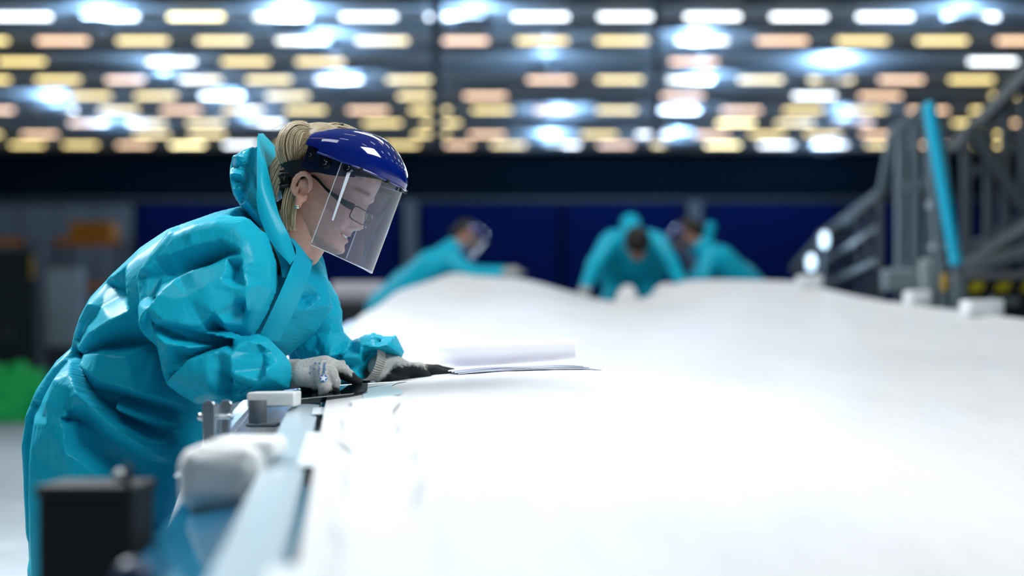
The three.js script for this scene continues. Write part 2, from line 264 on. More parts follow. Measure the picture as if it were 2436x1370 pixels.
// white tape pieces over the polished joint strip
for (const [d0, d1] of [[0.8, 1.06], [1.62, 1.98], [2.24, 2.36]]) {
  const t = mesh('tape_strip', gridGeo(3, 10, (u, v) => { const d = lerp(d0, d1, v) + 0.006 * Math.sin(u * 9), w = 0.036; return V(flX(d) - 0.004 + (u - 0.12) * w, flY(d) + 0.0035, -d); }), std(0xd9e3e8, { roughness: 0.5 })); tag(t, 'white tape strip stuck over the polished joint between flange and mould', 'tape', 'white tape strips');
}
// perforated infusion mesh strip at the hands
{ const w = 256, c = document.createElement('canvas'); c.width = c.height = w; const x = c.getContext('2d'); x.fillStyle = '#c9e0e6'; x.fillRect(0, 0, w, w); x.fillStyle = '#7faab6'; for (let i = 0; i < 8; i++) for (let j = 0; j < 8; j++) { x.beginPath(); x.ellipse(i * 32 + 16, j * 32 + 16, 10, 10, 0, 0, 7); x.fill(); }
  const t = new THREE.CanvasTexture(c); t.colorSpace = THREE.SRGBColorSpace; t.wrapS = t.wrapT = THREE.RepeatWrapping; t.repeat.set(4, 7);
  const g = gridGeo(20, 40, (u, v) => { const d = lerp(2.34, 2.62, v), x0 = edgeAt(LEFT, d) + 0.062, xx = x0 + u * (0.06 + 0.008 * Math.sin(v * 7)); return V(xx, mouldY(xx, -d) + 0.0016, -d); });
  const m = mesh('infusion_mesh', g, std(0xffffff, { map: t, roughness: 0.5 })); tag(m, 'pale perforated mesh fabric strip beside the gloved hands', 'mesh fabric'); }

// ---------------------------------------------------------------- the woman leaning over the mould
// pillow: an outline with a depth, a rounded thickness towards and away from the camera, and fold points (px, py, height in mm)
function polySD(poly, x, y) {
  let d = 1e18, inside = false;
  for (let i = 0, j = poly.length - 1; i < poly.length; j = i++) {
    const [ax, ay] = poly[j], [bx, by] = poly[i], ex = bx - ax, ey = by - ay, wx_ = x - ax, wy_ = y - ay, t = clamp((wx_ * ex + wy_ * ey) / (ex * ex + ey * ey), 0, 1);
    d = Math.min(d, (wx_ - ex * t) ** 2 + (wy_ - ey * t) ** 2);
    if ((ay > y) !== (by > y) && x < (bx - ax) * (y - ay) / (by - ay) + ax) inside = !inside;
  }
  return (inside ? -1 : 1) * Math.sqrt(d);
}
function delaunay(pts) {
  const n = pts.length, P = [...pts, [-9000, -9000, 0], [12000, -9000, 0], [1500, 14000, 0]]; let T = [[n, n + 1, n + 2]];
  const circ = ([a, b, c]) => { const [ax, ay] = P[a], [bx, by] = P[b], [cx, cy] = P[c], D = 2 * (ax * (by - cy) + bx * (cy - ay) + cx * (ay - by)), ux = ((ax * ax + ay * ay) * (by - cy) + (bx * bx + by * by) * (cy - ay) + (cx * cx + cy * cy) * (ay - by)) / D, uy = ((ax * ax + ay * ay) * (cx - bx) + (bx * bx + by * by) * (ax - cx) + (cx * cx + cy * cy) * (bx - ax)) / D; return [ux, uy, (ax - ux) ** 2 + (ay - uy) ** 2]; };
  T = T.map((t) => [...t, circ(t)]);
  for (let i = 0; i < n; i++) {
    const [x, y] = P[i], bad = T.filter((t) => (x - t[3][0]) ** 2 + (y - t[3][1]) ** 2 < t[3][2]), edges = new Map();
    for (const t of bad) for (const [a, b] of [[t[0], t[1]], [t[1], t[2]], [t[2], t[0]]]) { const k = Math.min(a, b) + '_' + Math.max(a, b); edges.has(k) ? edges.delete(k) : edges.set(k, [a, b]); }
    T = T.filter((t) => !bad.includes(t)); for (const [a, b] of edges.values()) { const t = [a, b, i]; T.push([...t, circ(t)]); }
  }
  return T.map((t) => t.slice(0, 3).map((k) => P[k]));
}
function reliefOf(lines) {
  if (!lines || !lines.length) return () => 0;
  const points = [];                                                  // fold lines, sampled so that creases stay lines
  const add = (p) => { if (!points.some((q) => (q[0] - p[0]) ** 2 + (q[1] - p[1]) ** 2 < 40)) points.push(p); };
  for (const l of lines) { if (typeof l[0] === 'number') { add(l); continue; } for (let i = 0; i < l.length - 1; i++) { const [a, b] = [l[i], l[i + 1]], n = Math.max(1, Math.ceil(Math.hypot(b[0] - a[0], b[1] - a[1]) / 14)); for (let k = 0; k <= n; k++) add([0, 1, 2].map((c) => lerp(a[c], b[c], k / n))); } }
  const T = delaunay(points.map(([x, y, h], i) => [x + 0.013 * ((i * 7) % 5), y + 0.017 * ((i * 3) % 7), h]));
  let last = 0;
  const inTri = (t, x, y) => { const [[ax, ay, ah], [bx, by, bh], [cx, cy, ch]] = t, D = (by - cy) * (ax - cx) + (cx - bx) * (ay - cy), u = ((by - cy) * (x - cx) + (cx - bx) * (y - cy)) / D, v = ((cy - ay) * (x - cx) + (ax - cx) * (y - cy)) / D, w = 1 - u - v; return u >= -1e-9 && v >= -1e-9 && w >= -1e-9 ? u * ah + v * bh + w * ch : null; };
  return (x, y) => { let r = inTri(T[last], x, y); if (r !== null) return r; for (let i = 0; i < T.length; i++) if ((r = inTri(T[i], x, y)) !== null) { last = i; return r; } return 0; };
}
function pillowGeo(list, lo, hi, cell, wrinkle) {
  for (const q of list) { q.rel = reliefOf(q.folds); q.k = FOCAL / q.d; }
  return surfaceNets(lo, hi, cell, (x, y) => {
    const cols = [];
    for (const q of list) {
      const px = CX + x * q.k, py = CY - (y - EYE) * q.k, sd = polySD(q.poly, px, py);
      if (sd > 60) continue;
      const zc = -q.d + (q.tilt ? (px - q.tilt[0]) * q.tilt[1] + (py - q.tilt[2]) * q.tilt[3] : 0), a = clamp(-sd / q.R, 0, 1), t = Math.sqrt(1 - (1 - a) ** 2), rel = sd < 0 ? (q.rel(px, py) * 2.5 + (q.slope ? (px - 400) * q.slope[0] + (py - q.slope[2]) * q.slope[1] : 0)) * 0.001 * smooth(0, 0.3, a) : 0;
      const th = q.thin ? q.thin(px, py) : 1; cols.push([sd / q.k, zc, zc + q.tn * th * t + rel, zc - q.tf * th * t]);
    }
    if (!cols.length) return () => 1;
    const w = wrinkle ? wrinkle(x, y) : 0;
    return (z) => { let d = 1; for (const [sd, zc, zn, zf] of cols) { const v = sd > 0 ? Math.hypot(sd, z - zc) : Math.max(z - zn, zf - z); d = smin(d, v, 0.004); } return d + w; };
  });
}
const tri = (v) => Math.abs(((v % 1) + 1) % 1 * 2 - 1);
const crumple = (x, y) => { const a = noise3(x * 3, y * 3, 0) * 0.35, b = noise3(x * 4, y * 4, 9) * 0.35; return 0.0007 * (tri(x * 9 + y * 5 + a * 3) + tri(x * 4 - y * 11 + b * 3 + 0.3) - 1) + 0.0003 * (tri(x * 23 + y * 9 + b * 5) + tri(y * 27 - x * 14 + a * 5) - 1); };

const fineTex = noiseTex(512, 512, (u, v) => { const s = (k) => noise3(Math.cos(u * 6.283) * k, Math.sin(u * 6.283) * k, v * k * 3); return 0.5 + 0.22 * (1 - Math.abs(s(2.2)) * 2) + 0.16 * (1 - Math.abs(s(5.1)) * 2) + 0.07 * s(13); });
const mSuit = phys(new THREE.Color(0.001, 0.42, 0.59), { roughness: 0.72, bumpMap: fineTex, bumpScale: 0.0014, clearcoat: 0.2, clearcoatRoughness: 0.24, specularIntensity: 0.3 });
const mHood = mSuit.clone(); mHood.bumpScale = 0.004; mHood.clearcoat = 0.7; mHood.clearcoatRoughness = 0.2;
const planarUV = (g, s) => { const p = g.attributes.position, uv = new Float32Array(p.count * 2); for (let i = 0; i < p.count; i++) { uv[2 * i] = (p.getX(i) + p.getZ(i) * 0.6) * s; uv[2 * i + 1] = (p.getY(i) - p.getZ(i) * 0.5) * s; } g.setAttribute('uv', new THREE.BufferAttribute(uv, 2)); return g; };

const woman = thing('person', 'woman in turquoise coverall and clear face shield leaning over the mould edge', 'person');
const suit = group('coverall', woman); suit.userData.label = 'crinkled turquoise coverall with its hood down';

const TORSO = { d: 2.68, tn: 0.17, tf: 0.17, R: 150, slope: [0.0, 0.05, 760], thin: (x, y) => lerp(1, 0.5, smooth(540, 660, x) * smooth(900, 760, y)),
  poly: [[575, 492], [520, 506], [410, 545], [345, 588], [280, 650], [228, 705], [205, 750], [190, 790], [182, 824], [150, 852], [110, 912], [84, 975], [75, 1050], [80, 1150], [85, 1250], [92, 1370], [110, 1480], [385, 1480], [378, 1370], [385, 1280], [415, 1190], [445, 1120], [474, 1060], [482, 1000], [520, 930], [610, 880], [690, 840], [750, 790], [790, 730], [778, 670], [762, 625], [745, 600], [700, 590], [640, 560]],
  folds: [[[575, 492, 0], [410, 545, 0], [280, 650, 0], [205, 750, 0], [182, 824, -10]], [[150, 852, -4], [84, 975, 0], [75, 1050, 0], [85, 1250, 0], [100, 1440, 0]], [[385, 1440, 0], [385, 1280, 0], [445, 1120, 0], [482, 1000, 0], [560, 900, 0], [690, 840, 0], [790, 730, 0], [745, 600, 0], [640, 560, 0]],
    // gathered waist and what radiates from it
    [[196, 826, -26], [214, 842, -34], [234, 852, -26]], [[222, 832, -10], [277, 797, 8], [330, 768, 10], [372, 747, 8]], [[226, 842, -22], [285, 826, -18], [350, 815, -22], [420, 812, -20]], [[236, 846, -8], [300, 842, 6], [360, 846, 4]], [[205, 808, -14], [232, 770, 6], [255, 730, 10]], [[216, 806, -18], [250, 775, -6], [290, 735, -2]],
    [[250, 661, -4], [295, 682, -10], [340, 702, -14]], [[268, 668, 8], [310, 664, 8], [345, 640, 10]], [[300, 620, 6], [345, 600, 8]],
    [[222, 856, -20], [277, 923, -14], [350, 982, -16], [422, 1023, -14], [465, 1012, -8]], [[214, 864, -4], [262, 930, 12], [330, 992, 14], [400, 1040, 10], [450, 1050, 4]], [[250, 868, 4], [310, 900, 8], [380, 920, 10], [440, 940, 4]], [[300, 930, -14], [359, 940, -14], [467, 984, -12]], [[320, 955, 6], [400, 985, 8], [462, 998, 4]],
    [[206, 858, -8], [196, 900, 10], [190, 950, 12], [195, 1010, 8]], [[196, 856, -14], [170, 900, -8], [150, 950, -6]], [[180, 856, -4], [150, 890, 8], [122, 940, 8], [110, 1000, 6], [104, 1100, 6], [106, 1250, 6]], [[134, 960, -8], [124, 1050, -8], [120, 1180, -6], [124, 1300, -6]], [[150, 1000, 4], [142, 1100, 6], [145, 1250, 6], [150, 1350, 4]],
    [[169, 978, 2], [232, 980, 8]], [[232, 914, 6], [234, 975, 2]], [[234, 986, -6], [273, 992, -8], [304, 1026, -10], [377, 1070, -10], [430, 1094, -6]], [[230, 1000, 10], [240, 1060, 12], [250, 1122, 8], [262, 1200, 6]], [[252, 1000, 0], [290, 1060, -10], [365, 1124, -16], [400, 1134, -8]], [[270, 1080, 8], [330, 1130, 10], [372, 1170, 6]], [[390, 1056, 4], [430, 1078, 2]], [[200, 1100, 4], [205, 1250, 4], [215, 1380, 4]], [[290, 1160, -8], [310, 1260, -6], [330, 1360, -4]], [[340, 1200, 4], [350, 1320, 4]],
    // chest
    [[640, 590, 0], [655, 640, -24], [660, 700, -34], [636, 760, -34]], [[690, 640, 10], [672, 700, 12], [640, 780, 12]], [[742, 640, 8], [716, 720, 8], [690, 790, 8]], [[730, 716, -8], [752, 704, -6], [770, 712, -2]], [[740, 740, 6], [775, 730, 4]]] };
const UPPER = { d: 2.535, tn: 0.07, tf: 0.09, R: 40, slope: [0, 0.16, 660],
  poly: [[410, 545], [450, 530], [530, 512], [590, 520], [635, 560], [655, 625], [656, 690], [635, 745], [605, 795], [560, 815], [480, 840], [395, 838], [358, 806], [347, 770], [342, 720], [335, 657], [368, 602]],
  folds: [[[412, 550, 6], [372, 606, 8], [338, 658, 10]], [[440, 545, 2], [408, 600, 2], [372, 646, 2]], [[480, 540, 8], [560, 530, 6], [620, 560, 0]], [[342, 672, 4], [348, 740, 2], [360, 800, 0]],
    [[340, 662, -2], [390, 662, -8], [434, 659, -12], [468, 648, -16], [515, 631, -16], [558, 608, -8]], [[456, 664, 10], [480, 652, 12], [520, 640, 10], [560, 622, 6]], [[430, 610, 4], [480, 590, 6], [540, 575, 4]],
    [[376, 770, 20], [391, 748, 22], [418, 708, 20], [446, 672, 14]], [[404, 720, -2], [380, 700, -4], [360, 690, -2]], [[470, 720, 18], [520, 690, 16], [560, 660, 10]],
    [[400, 772, 6], [441, 796, -10], [488, 806, -16], [516, 812, -20]], [[430, 768, 20], [480, 778, 16], [496, 782, 12]], [[496, 780, 14], [514, 774, 10], [520, 806, -4]], [[524, 778, -14], [552, 792, -18], [560, 806, -22]], [[540, 745, 14], [560, 770, 8]],
    [[576, 690, 10], [582, 716, 6]], [[588, 716, -10], [596, 741, -12], [586, 775, -14]], [[610, 690, 8], [606, 740, 4]], [[592, 600, 8], [600, 650, 8]], [[582, 640, -4], [580, 670, -2]], [[622, 560, 0], [646, 610, 0], [652, 640, -2], [636, 690, -4], [615, 740, -6]]] };
const LOWER = { d: 2.475, tn: 0.066, tf: 0.07, R: 58, slope: [0, 0.02, 870],
  poly: [[366, 772], [384, 758], [440, 768], [500, 782], [545, 790], [575, 800], [615, 797], [640, 806], [662, 828], [678, 846], [693, 870], [695, 900], [688, 924], [640, 938], [590, 948], [560, 957], [470, 962], [430, 938], [400, 915], [390, 880], [380, 830]],
  folds: [[[370, 774, 8], [392, 768, 10]], [[388, 776, -2], [430, 800, -12], [480, 814, -16], [520, 818, -20], [556, 810, -24]], [[380, 790, 8], [420, 816, 8], [470, 826, 2], [510, 824, -8]], [[386, 840, 6], [398, 890, 6]],
    [[404, 906, -6], [440, 876, -12], [464, 851, -16], [508, 831, -20], [552, 817, -24]], [[412, 916, 6], [440, 892, 10], [474, 856, 12], [535, 838, 10], [566, 812, 2]], [[430, 930, 4], [470, 900, 10], [520, 880, 12]], [[480, 944, 4], [478, 900, 10]],
    [[538, 842, 6], [558, 880, 2], [570, 902, -8], [560, 948, -4]], [[576, 812, 6], [572, 860, 10], [576, 905, 8]], [[590, 812, 10], [625, 815, 8]], [[632, 826, -2], [636, 850, -6], [642, 878, -6]], [[650, 876, 10], [672, 862, 6], [686, 856, 2]], [[562, 922, -8], [609, 920, -6]], [[615, 922, 6], [650, 892, 8]], [[520, 930, 8], [545, 940, 4]], [[650, 925, 2], [680, 905, 4]]] };
const FARU = { d: 2.80, tn: 0.075, tf: 0.08, R: 70, slope: [0, 0.08, 740],
  poly: [[640, 600], [700, 590], [745, 600], [765, 628], [776, 658], [803, 705], [813, 745], [815, 790], [800, 850], [740, 880], [680, 840], [640, 740]],
  folds: [[[640, 600, 0], [745, 605, 0], [803, 705, 0], [815, 790, 0], [740, 880, 0]], [[760, 650, 6], [740, 690, 8], [715, 730, 6]], [[720, 722, -8], [740, 712, -12], [760, 716, -6]], [[750, 730, 8], [790, 705, 6]], [[805, 760, 2], [770, 800, -10], [730, 840, -14]], [[812, 780, 2], [790, 820, 8], [760, 850, 8]], [[700, 800, -8], [690, 850, -10]]] };
const FARL = { d: 2.80, tn: 0.062, tf: 0.07, R: 46, slope: [0, 0.03, 850],
  poly: [[690, 812], [740, 780], [800, 772], [820, 792], [838, 811], [864, 799], [888, 793], [912, 800], [942, 799], [951, 818], [960, 836], [956, 850], [925, 846], [890, 862], [872, 885], [884, 908], [820, 915], [740, 915], [690, 890]],
  folds: [[[690, 812, 0], [800, 776, 0], [838, 814, -4]], [[864, 802, 8], [868, 830, 8], [866, 870, 4]], [[840, 822, -6], [822, 842, -8], [804, 858, -12]], [[792, 848, 12], [828, 850, 10], [800, 842, 12]], [[800, 866, -8], [835, 866, -4]], [[888, 798, 4], [905, 812, -8], [925, 806, 6], [942, 802, 10]], [[900, 826, 8], [940, 820, 10], [956, 840, 4]], [[875, 846, -8], [890, 836, -6]], [[760, 850, 2], [740, 890, -8]], [[850, 890, 4], [800, 905, 0]]] };
const LEGN = { d: 2.62, tn: 0.12, tf: 0.1, R: 120, poly: [[88, 1300], [90, 1370], [104, 1600], [120, 1850], [122, 2085], [330, 2085], [330, 1850], [345, 1600], [372, 1370], [385, 1270], [300, 1200], [160, 1200]], folds: [] };
const LEGF = { d: 2.80, tn: 0.1, tf: 0.1, R: 120, poly: [[140, 1250], [170, 1600], [185, 1850], [190, 1985], [385, 1985], [390, 1850], [400, 1600], [410, 1300], [300, 1200]], folds: [] };
const suitGeo = planarUV(pillowGeo([TORSO, UPPER, LOWER, FARU, FARL, LEGN, LEGF], V(-0.93, 0.02, -3.0), V(-0.2, 1.3, -2.34), 0.0036, crumple), 2.2);
mesh('suit_body', suitGeo, mSuit, suit);

// hood lying open behind the neck
const HOOD = { d: 2.66, tn: 0.1, tf: 0.1, R: 58, poly: [[613, 350], [585, 360], [560, 378], [552, 405], [553, 440], [560, 470], [576, 494], [604, 524], [640, 566], [670, 600], [668, 540], [640, 490], [622, 450], [616, 400]],
  folds: [[613, 350, 0], [552, 405, 0], [576, 494, 0], [670, 600, 0], [640, 490, 0], [575, 385, 8], [590, 375, -6], [600, 390, 6], [570, 430, 9], [585, 440, -9], [596, 430, 9], [605, 450, -8], [575, 470, 9], [592, 480, -8], [608, 490, 6], [585, 410, -8], [600, 410, -6], [620, 520, 4]] };
mesh('hood', planarUV(pillowGeo([HOOD], V(-0.56, 1.15, -2.8), V(-0.4, 1.42, -2.5), 0.0032, (x, y) => crumple(x, y) * 1.6 + 0.0022 * (tri(x * 34 + y * 8 + noise3(x * 9, y * 9, 4)) - 0.5)), 4), mHood, suit);
function ribbon(A, B, n = 40, m = 10, thick = 0.004, bulge = 0) {     // cloth band between two 3-D edges, with thickness
  const ca = new THREE.CatmullRomCurve3(A.map((p) => at(...p))), cb = new THREE.CatmullRomCurve3(B.map((p) => at(...p)));
  const f = (u, v) => { const a = ca.getPoint(v), b = cb.getPoint(v), p = a.lerp(b, u); p.z += bulge * Math.sin(Math.PI * u); return p; };
  const back = gridGeo(m, n, (u, v) => { const p = f(1 - u, v); p.z -= thick; return p; }), front = gridGeo(m, n, f);
  const rim = gridGeo(1, n, (u, v) => { const p = f(0, v); p.z -= thick * (1 - u); return p; }), rim2 = gridGeo(1, n, (u, v) => { const p = f(1, v); p.z -= thick * u; return p; });
  return [front, back, rim, rim2];
}
mesh('hood_edge', ribbon([[612, 322, 2.62], [611, 380, 2.57], [611, 440, 2.545], [612, 494, 2.54], [640, 568, 2.535], [690, 630, 2.545]], [[622, 332, 2.64], [634, 392, 2.58], [648, 450, 2.565], [664, 512, 2.55], [688, 562, 2.55], [704, 612, 2.565]], 60, 8, 0.005, 0.006), mSuit, suit);
mesh('hood_inside', ribbon([[613, 318, 2.64], [628, 365, 2.63], [640, 430, 2.60], [655, 490, 2.59], [676, 545, 2.6]], [[626, 317, 2.72], [664, 362, 2.76], [677, 404, 2.76], [672, 470, 2.72], [690, 560, 2.66]], 50, 10, 0.004), mSuit, suit);
mesh('collar', ribbon([[690, 566, 2.58], [704, 596, 2.575], [690, 640, 2.545], [655, 720, 2.53], [612, 808, 2.535]], [[752, 584, 2.66], [748, 604, 2.65], [736, 650, 2.60], [706, 728, 2.575], [664, 812, 2.57]], 50, 12, 0.004, 0.008), mSuit, suit);
mesh('collar_stand', ribbon([[634, 556, 2.575], [652, 590, 2.57], [664, 622, 2.565], [672, 660, 2.56]], [[690, 556, 2.60], [712, 590, 2.60], [722, 622, 2.595], [716, 660, 2.585]], 24, 8, 0.004, 0.006), mSuit, suit);
mesh('collar_far', ribbon([[700, 590, 2.66], [745, 600, 2.70], [770, 660, 2.68]], [[748, 582, 2.68], [768, 612, 2.72], [782, 672, 2.72]], 20, 6, 0.004, 0.004), mSuit, suit);
for (const [name, q, dz] of [['boot', [[110, 2085], [335, 2085]], 2.62], ['boot', [[180, 1985], [390, 1985]], 2.8]]) {
  const a = at(q[0][0], 0, dz).x, b = at(q[1][0], 0, dz).x + 0.07, s = new THREE.Shape(); s.moveTo(a, 0.0); s.lineTo(b, 0.0); s.quadraticCurveTo(b + 0.03, 0.05, b - 0.02, 0.07); s.quadraticCurveTo(b - 0.1, 0.09, b - 0.12, 0.16); s.lineTo(a, 0.16); s.lineTo(a, 0);
  mesh(name, new THREE.ExtrudeGeometry(s, { depth: 0.07, bevelEnabled: true, bevelSize: 0.012, bevelThickness: 0.015, bevelSegments: 3 }).translate(0, 0.012, -dz - 0.035), M.rubber, woman);
}

// head frame: f forward (right and down), u up, n towards the near side
const HD = 2.64, HK = FOCAL / HD, HC = at(772, 462, HD), yaw = 0.2;
const hu = V(0.46, 0.888, 0).normalize(), hf0 = V(0.888, -0.46, 0).normalize(), hn0 = V(0, 0, 1);
const hf = hf0.clone().multiplyScalar(Math.cos(yaw)).addScaledVector(hn0, Math.sin(yaw)), hn = hn0.clone().multiplyScalar(Math.cos(yaw)).addScaledVector(hf0, -Math.sin(yaw));
const HP = (f, u, n) => HC.clone().addScaledVector(hf, f).addScaledVector(hu, u).addScaledVector(hn, n);
const curveOf = (pts) => (u) => { let k = 0; while (k < pts.length - 2 && u > pts[k + 1][0]) k++; const [u0, a] = pts[k], [u1, b] = pts[k + 1], p = pts[Math.max(0, k - 1)], q = pts[Math.min(pts.length - 1, k + 2)], t = clamp((u - u0) / (u1 - u0), 0, 1), m0 = (b - p[1]) / Math.max(1e-6, u1 - p[0]) * (u1 - u0), m1 = (q[1] - a) / Math.max(1e-6, q[0] - u0) * (u1 - u0), t2 = t * t, t3 = t2 * t; return (2 * t3 - 3 * t2 + 1) * a + (t3 - 2 * t2 + t) * m0 + (-2 * t3 + 3 * t2) * b + (t3 - t2) * m1; };
const faceF = curveOf([[-0.094, 0.052], [-0.09, 0.070], [-0.084, 0.078], [-0.076, 0.0800], [-0.066, 0.0765], [-0.05, 0.0755], [-0.027, 0.0770], [0, 0.0775], [0.03, 0.083], [0.0665, 0.083], [0.09, 0.069], [0.11, 0.043], [0.122, 0.012], [0.126, -0.012]]);
const faceB = curveOf([[-0.094, 0.048], [-0.09, 0.02], [-0.084, -0.01], [-0.076, -0.03], [-0.066, -0.042], [-0.05, -0.055], [-0.027, -0.07], [0, -0.085], [0.03, -0.098], [0.0665, -0.102], [0.09, -0.092], [0.11, -0.07], [0.122, -0.04], [0.126, -0.014]]);
const faceW = curveOf([[-0.094, 0.002], [-0.09, 0.022], [-0.084, 0.034], [-0.076, 0.043], [-0.066, 0.050], [-0.05, 0.057], [-0.027, 0.064], [0, 0.069], [0.03, 0.0725], [0.0665, 0.074], [0.09, 0.066], [0.11, 0.048], [0.122, 0.024], [0.126, 0.001]]);
const G2 = (x, s) => Math.exp(-(x * x) / (s * s));
const noseH = curveOf([[-0.042, 0], [-0.0365, 0.004], [-0.031, 0.0125], [-0.0245, 0.0195], [-0.018, 0.0175], [-0.008, 0.0135], [0.004, 0.0085], [0.014, 0.0055], [0.026, 0.002], [0.036, 0]]);
const noseS = (u) => lerp(0.013, 0.0075, smooth(-0.03, 0.01, u));
function headAt(th, u) {
  const F = faceF(u), B = faceB(u), W = Math.max(0.0005, faceW(u)), c = (F + B) / 2, L = (F - B) / 2, jaw = smooth(-0.02, -0.09, u) * 0.25;
  const cs = Math.cos(th), sn = Math.sin(th), e = 0.92;
  let f = c + L * Math.sign(cs) * Math.pow(Math.abs(cs), e), w = W * Math.sign(sn) * Math.pow(Math.abs(sn), e) * (1 - jaw * cs);
  const front = smooth(-0.1, 0.5, cs), aw = Math.abs(w);
  if (front > 0) {
    let d = 0;
    if (u > -0.042 && u < 0.036) d += noseH(u) * G2(w, noseS(u));
    d += 0.0065 * G2(aw - 0.0125, 0.0055) * G2(u + 0.0275, 0.0065);
    d -= 0.0085 * G2(aw - 0.029, 0.014) * G2(u - 0.011, 0.011);
    d += 0.0068 * G2(aw - 0.030, 0.0115) * G2(u - 0.0085, 0.0078);
    d -= 0.0022 * G2(aw - 0.030, 0.011) * G2(u - 0.0035, 0.0016);
    d += 0.0042 * G2(aw - 0.028, 0.022) * G2(u - 0.029, 0.008);
    d += 0.0045 * G2(aw - 0.036, 0.016) * G2(u + 0.028, 0.018);
    d -= 0.0022 * G2(aw - (0.019 + (-0.036 - u) * 0.28), 0.003) * G2(u + 0.040, 0.012);
    const m0 = -0.0525 + 5.5 * w * w;
    d += 0.0052 * G2(w, 0.021) * G2(u - m0 - 0.0058, 0.0046);
    d += 0.0064 * G2(w, 0.019) * G2(u - m0 + 0.0066, 0.0052);
    d -= 0.0075 * G2(w, 0.0215) * G2(u - m0, 0.0021);
    d += 0.0045 * G2(w, 0.018) * G2(u + 0.078, 0.0095);
    f += d * front;
  }
  return [f, u, w];
}
const mSkin = phys(0xffffff, { vertexColors: true, roughness: 0.48, sheen: 0.2, sheenColor: new THREE.Color(1, 0.7, 0.6) });
{ const NU = 190, NV = 170, thOf = (t) => { const a = t * 2 - 1; return Math.PI * Math.sign(a) * Math.pow(Math.abs(a), 1.45); };
  const g = gridGeo(NU, NV, (s, t) => HP(...headAt(thOf(s), lerp(-0.0939, 0.1258, t))), true), col = [], uv = g.attributes.uv;
  for (let i = 0; i < uv.count; i++) {
    const [f, u, w] = headAt(thOf(uv.getX(i)), lerp(-0.0939, 0.1258, uv.getY(i))), aw = Math.abs(w), n = noise3(f * 60, u * 60, w * 60) * 0.03; let c = [0.62 + n, 0.335 + n, 0.25 + n];
    const mix = (k, q) => { c = c.map((v, j) => lerp(v, q[j], k)); };
    const m0 = -0.0525 + 5.5 * w * w, lips = G2(w, 0.021) * Math.max(G2(u - m0 - 0.0048, 0.0048), G2(u - m0 + 0.0058, 0.0055)) * (f > 0.05 ? 1 : 0);
    mix(smooth(0.45, 0.8, lips) * 0.75, [0.55, 0.22, 0.20]);
    mix((f > 0.04 ? 0.6 : 0) * smooth(0.35, 0.8, G2(u - 0.0345 + (aw - 0.03) * 0.12, 0.0042)) * smooth(0.008, 0.016, aw) * smooth(0.056, 0.046, aw), [0.22, 0.13, 0.08]);
    mix(0.25 * G2(aw - 0.035, 0.016) * G2(u + 0.028, 0.016), [0.68, 0.34, 0.30]);
    mix(0.8 * (f > 0.05 ? 1 : 0) * G2(aw - 0.030, 0.013) * G2(u - 0.0035 - (aw - 0.03) * 0.1, 0.0013), [0.08, 0.05, 0.04]);
    col.push(...c);
  }
  g.setAttribute('color', new THREE.Float32BufferAttribute(col, 3));
  // neck and ear join the same skin mesh
  const skin = (q) => { const p = q.attributes.position, c = []; for (let i = 0; i < p.count; i++) { const n = noise3(p.getX(i) * 60, p.getY(i) * 60, p.getZ(i) * 60) * 0.03; c.push(0.62 + n, 0.335 + n, 0.25 + n); } q.setAttribute('color', new THREE.Float32BufferAttribute(c, 3)); return q; };
  const n0 = HP(-0.005, -0.04, 0), n1 = at(698, 560, 2.65), n2 = at(672, 640, 2.67);
  const neck = skin(bodyGeo([[n0, n1, 0.056, 0.056], [n1, n2, 0.056, 0.048]], 0.03, 0.006));
  const e = (f, u, n) => HP(-0.011 + f * 0.98, -0.0165 + u * 0.98, 0.0725 + n), ring = [];
  for (let i = 0; i <= 11; i++) { const a = -0.6 + i / 11 * 4.6; ring.push(e(0.0155 * Math.cos(a + 0.3) - 0.003, 0.009 + 0.022 * Math.sin(a + 0.3), 0.011 + 0.005 * Math.sin(a))); }
  const bones = ring.slice(1).map((p, i) => [ring[i], p, 0.0036, 0.0036]);
  bones.push([e(-0.003, 0.018, -0.003), e(0.0, -0.006, -0.003), 0.0105, 0.009], [e(0.003, -0.014, 0.006), e(0.006, -0.026, 0.006), 0.0075, 0.0062], [e(-0.008, 0.016, 0.008), e(-0.006, -0.004, 0.009), 0.0036, 0.0036], [e(0.0105, -0.004, 0.004), e(0.011, -0.012, 0.004), 0.0042, 0.0042]);
  const ear = skin(bodyGeo(bones, 0.005, 0.0018, (x, y, z) => { const p = e(0.003, 0.002, 0.008); return 0.007 * Math.exp(-((x - p.x) ** 2 + (y - p.y) ** 2 + (z - p.z) ** 2) / 0.00006); }));
  const bare = (q) => { q = q.index ? q.toNonIndexed() : q; q.deleteAttribute('uv'); return q; };
  const m = shadow(new THREE.Mesh(mergeGeometries([g, neck, ear].map(bare)), mSkin)); m.name = 'head'; woman.add(m);
  mesh('teeth', gridGeo(12, 3, (s, t) => { const w = (s - 0.5) * 0.03, u = -0.0505 + 5.5 * w * w - 0.0035 * t; return HP(0.0745 - 9 * w * w, u, w); }), std(0xf2ece4, { roughness: 0.3 }), woman);
  mesh('earring', ball(e(0.009, -0.030, 0.0125), 0.0042), std(0xf3e6cf, { metalness: 1, roughness: 0.15 }), woman);
}
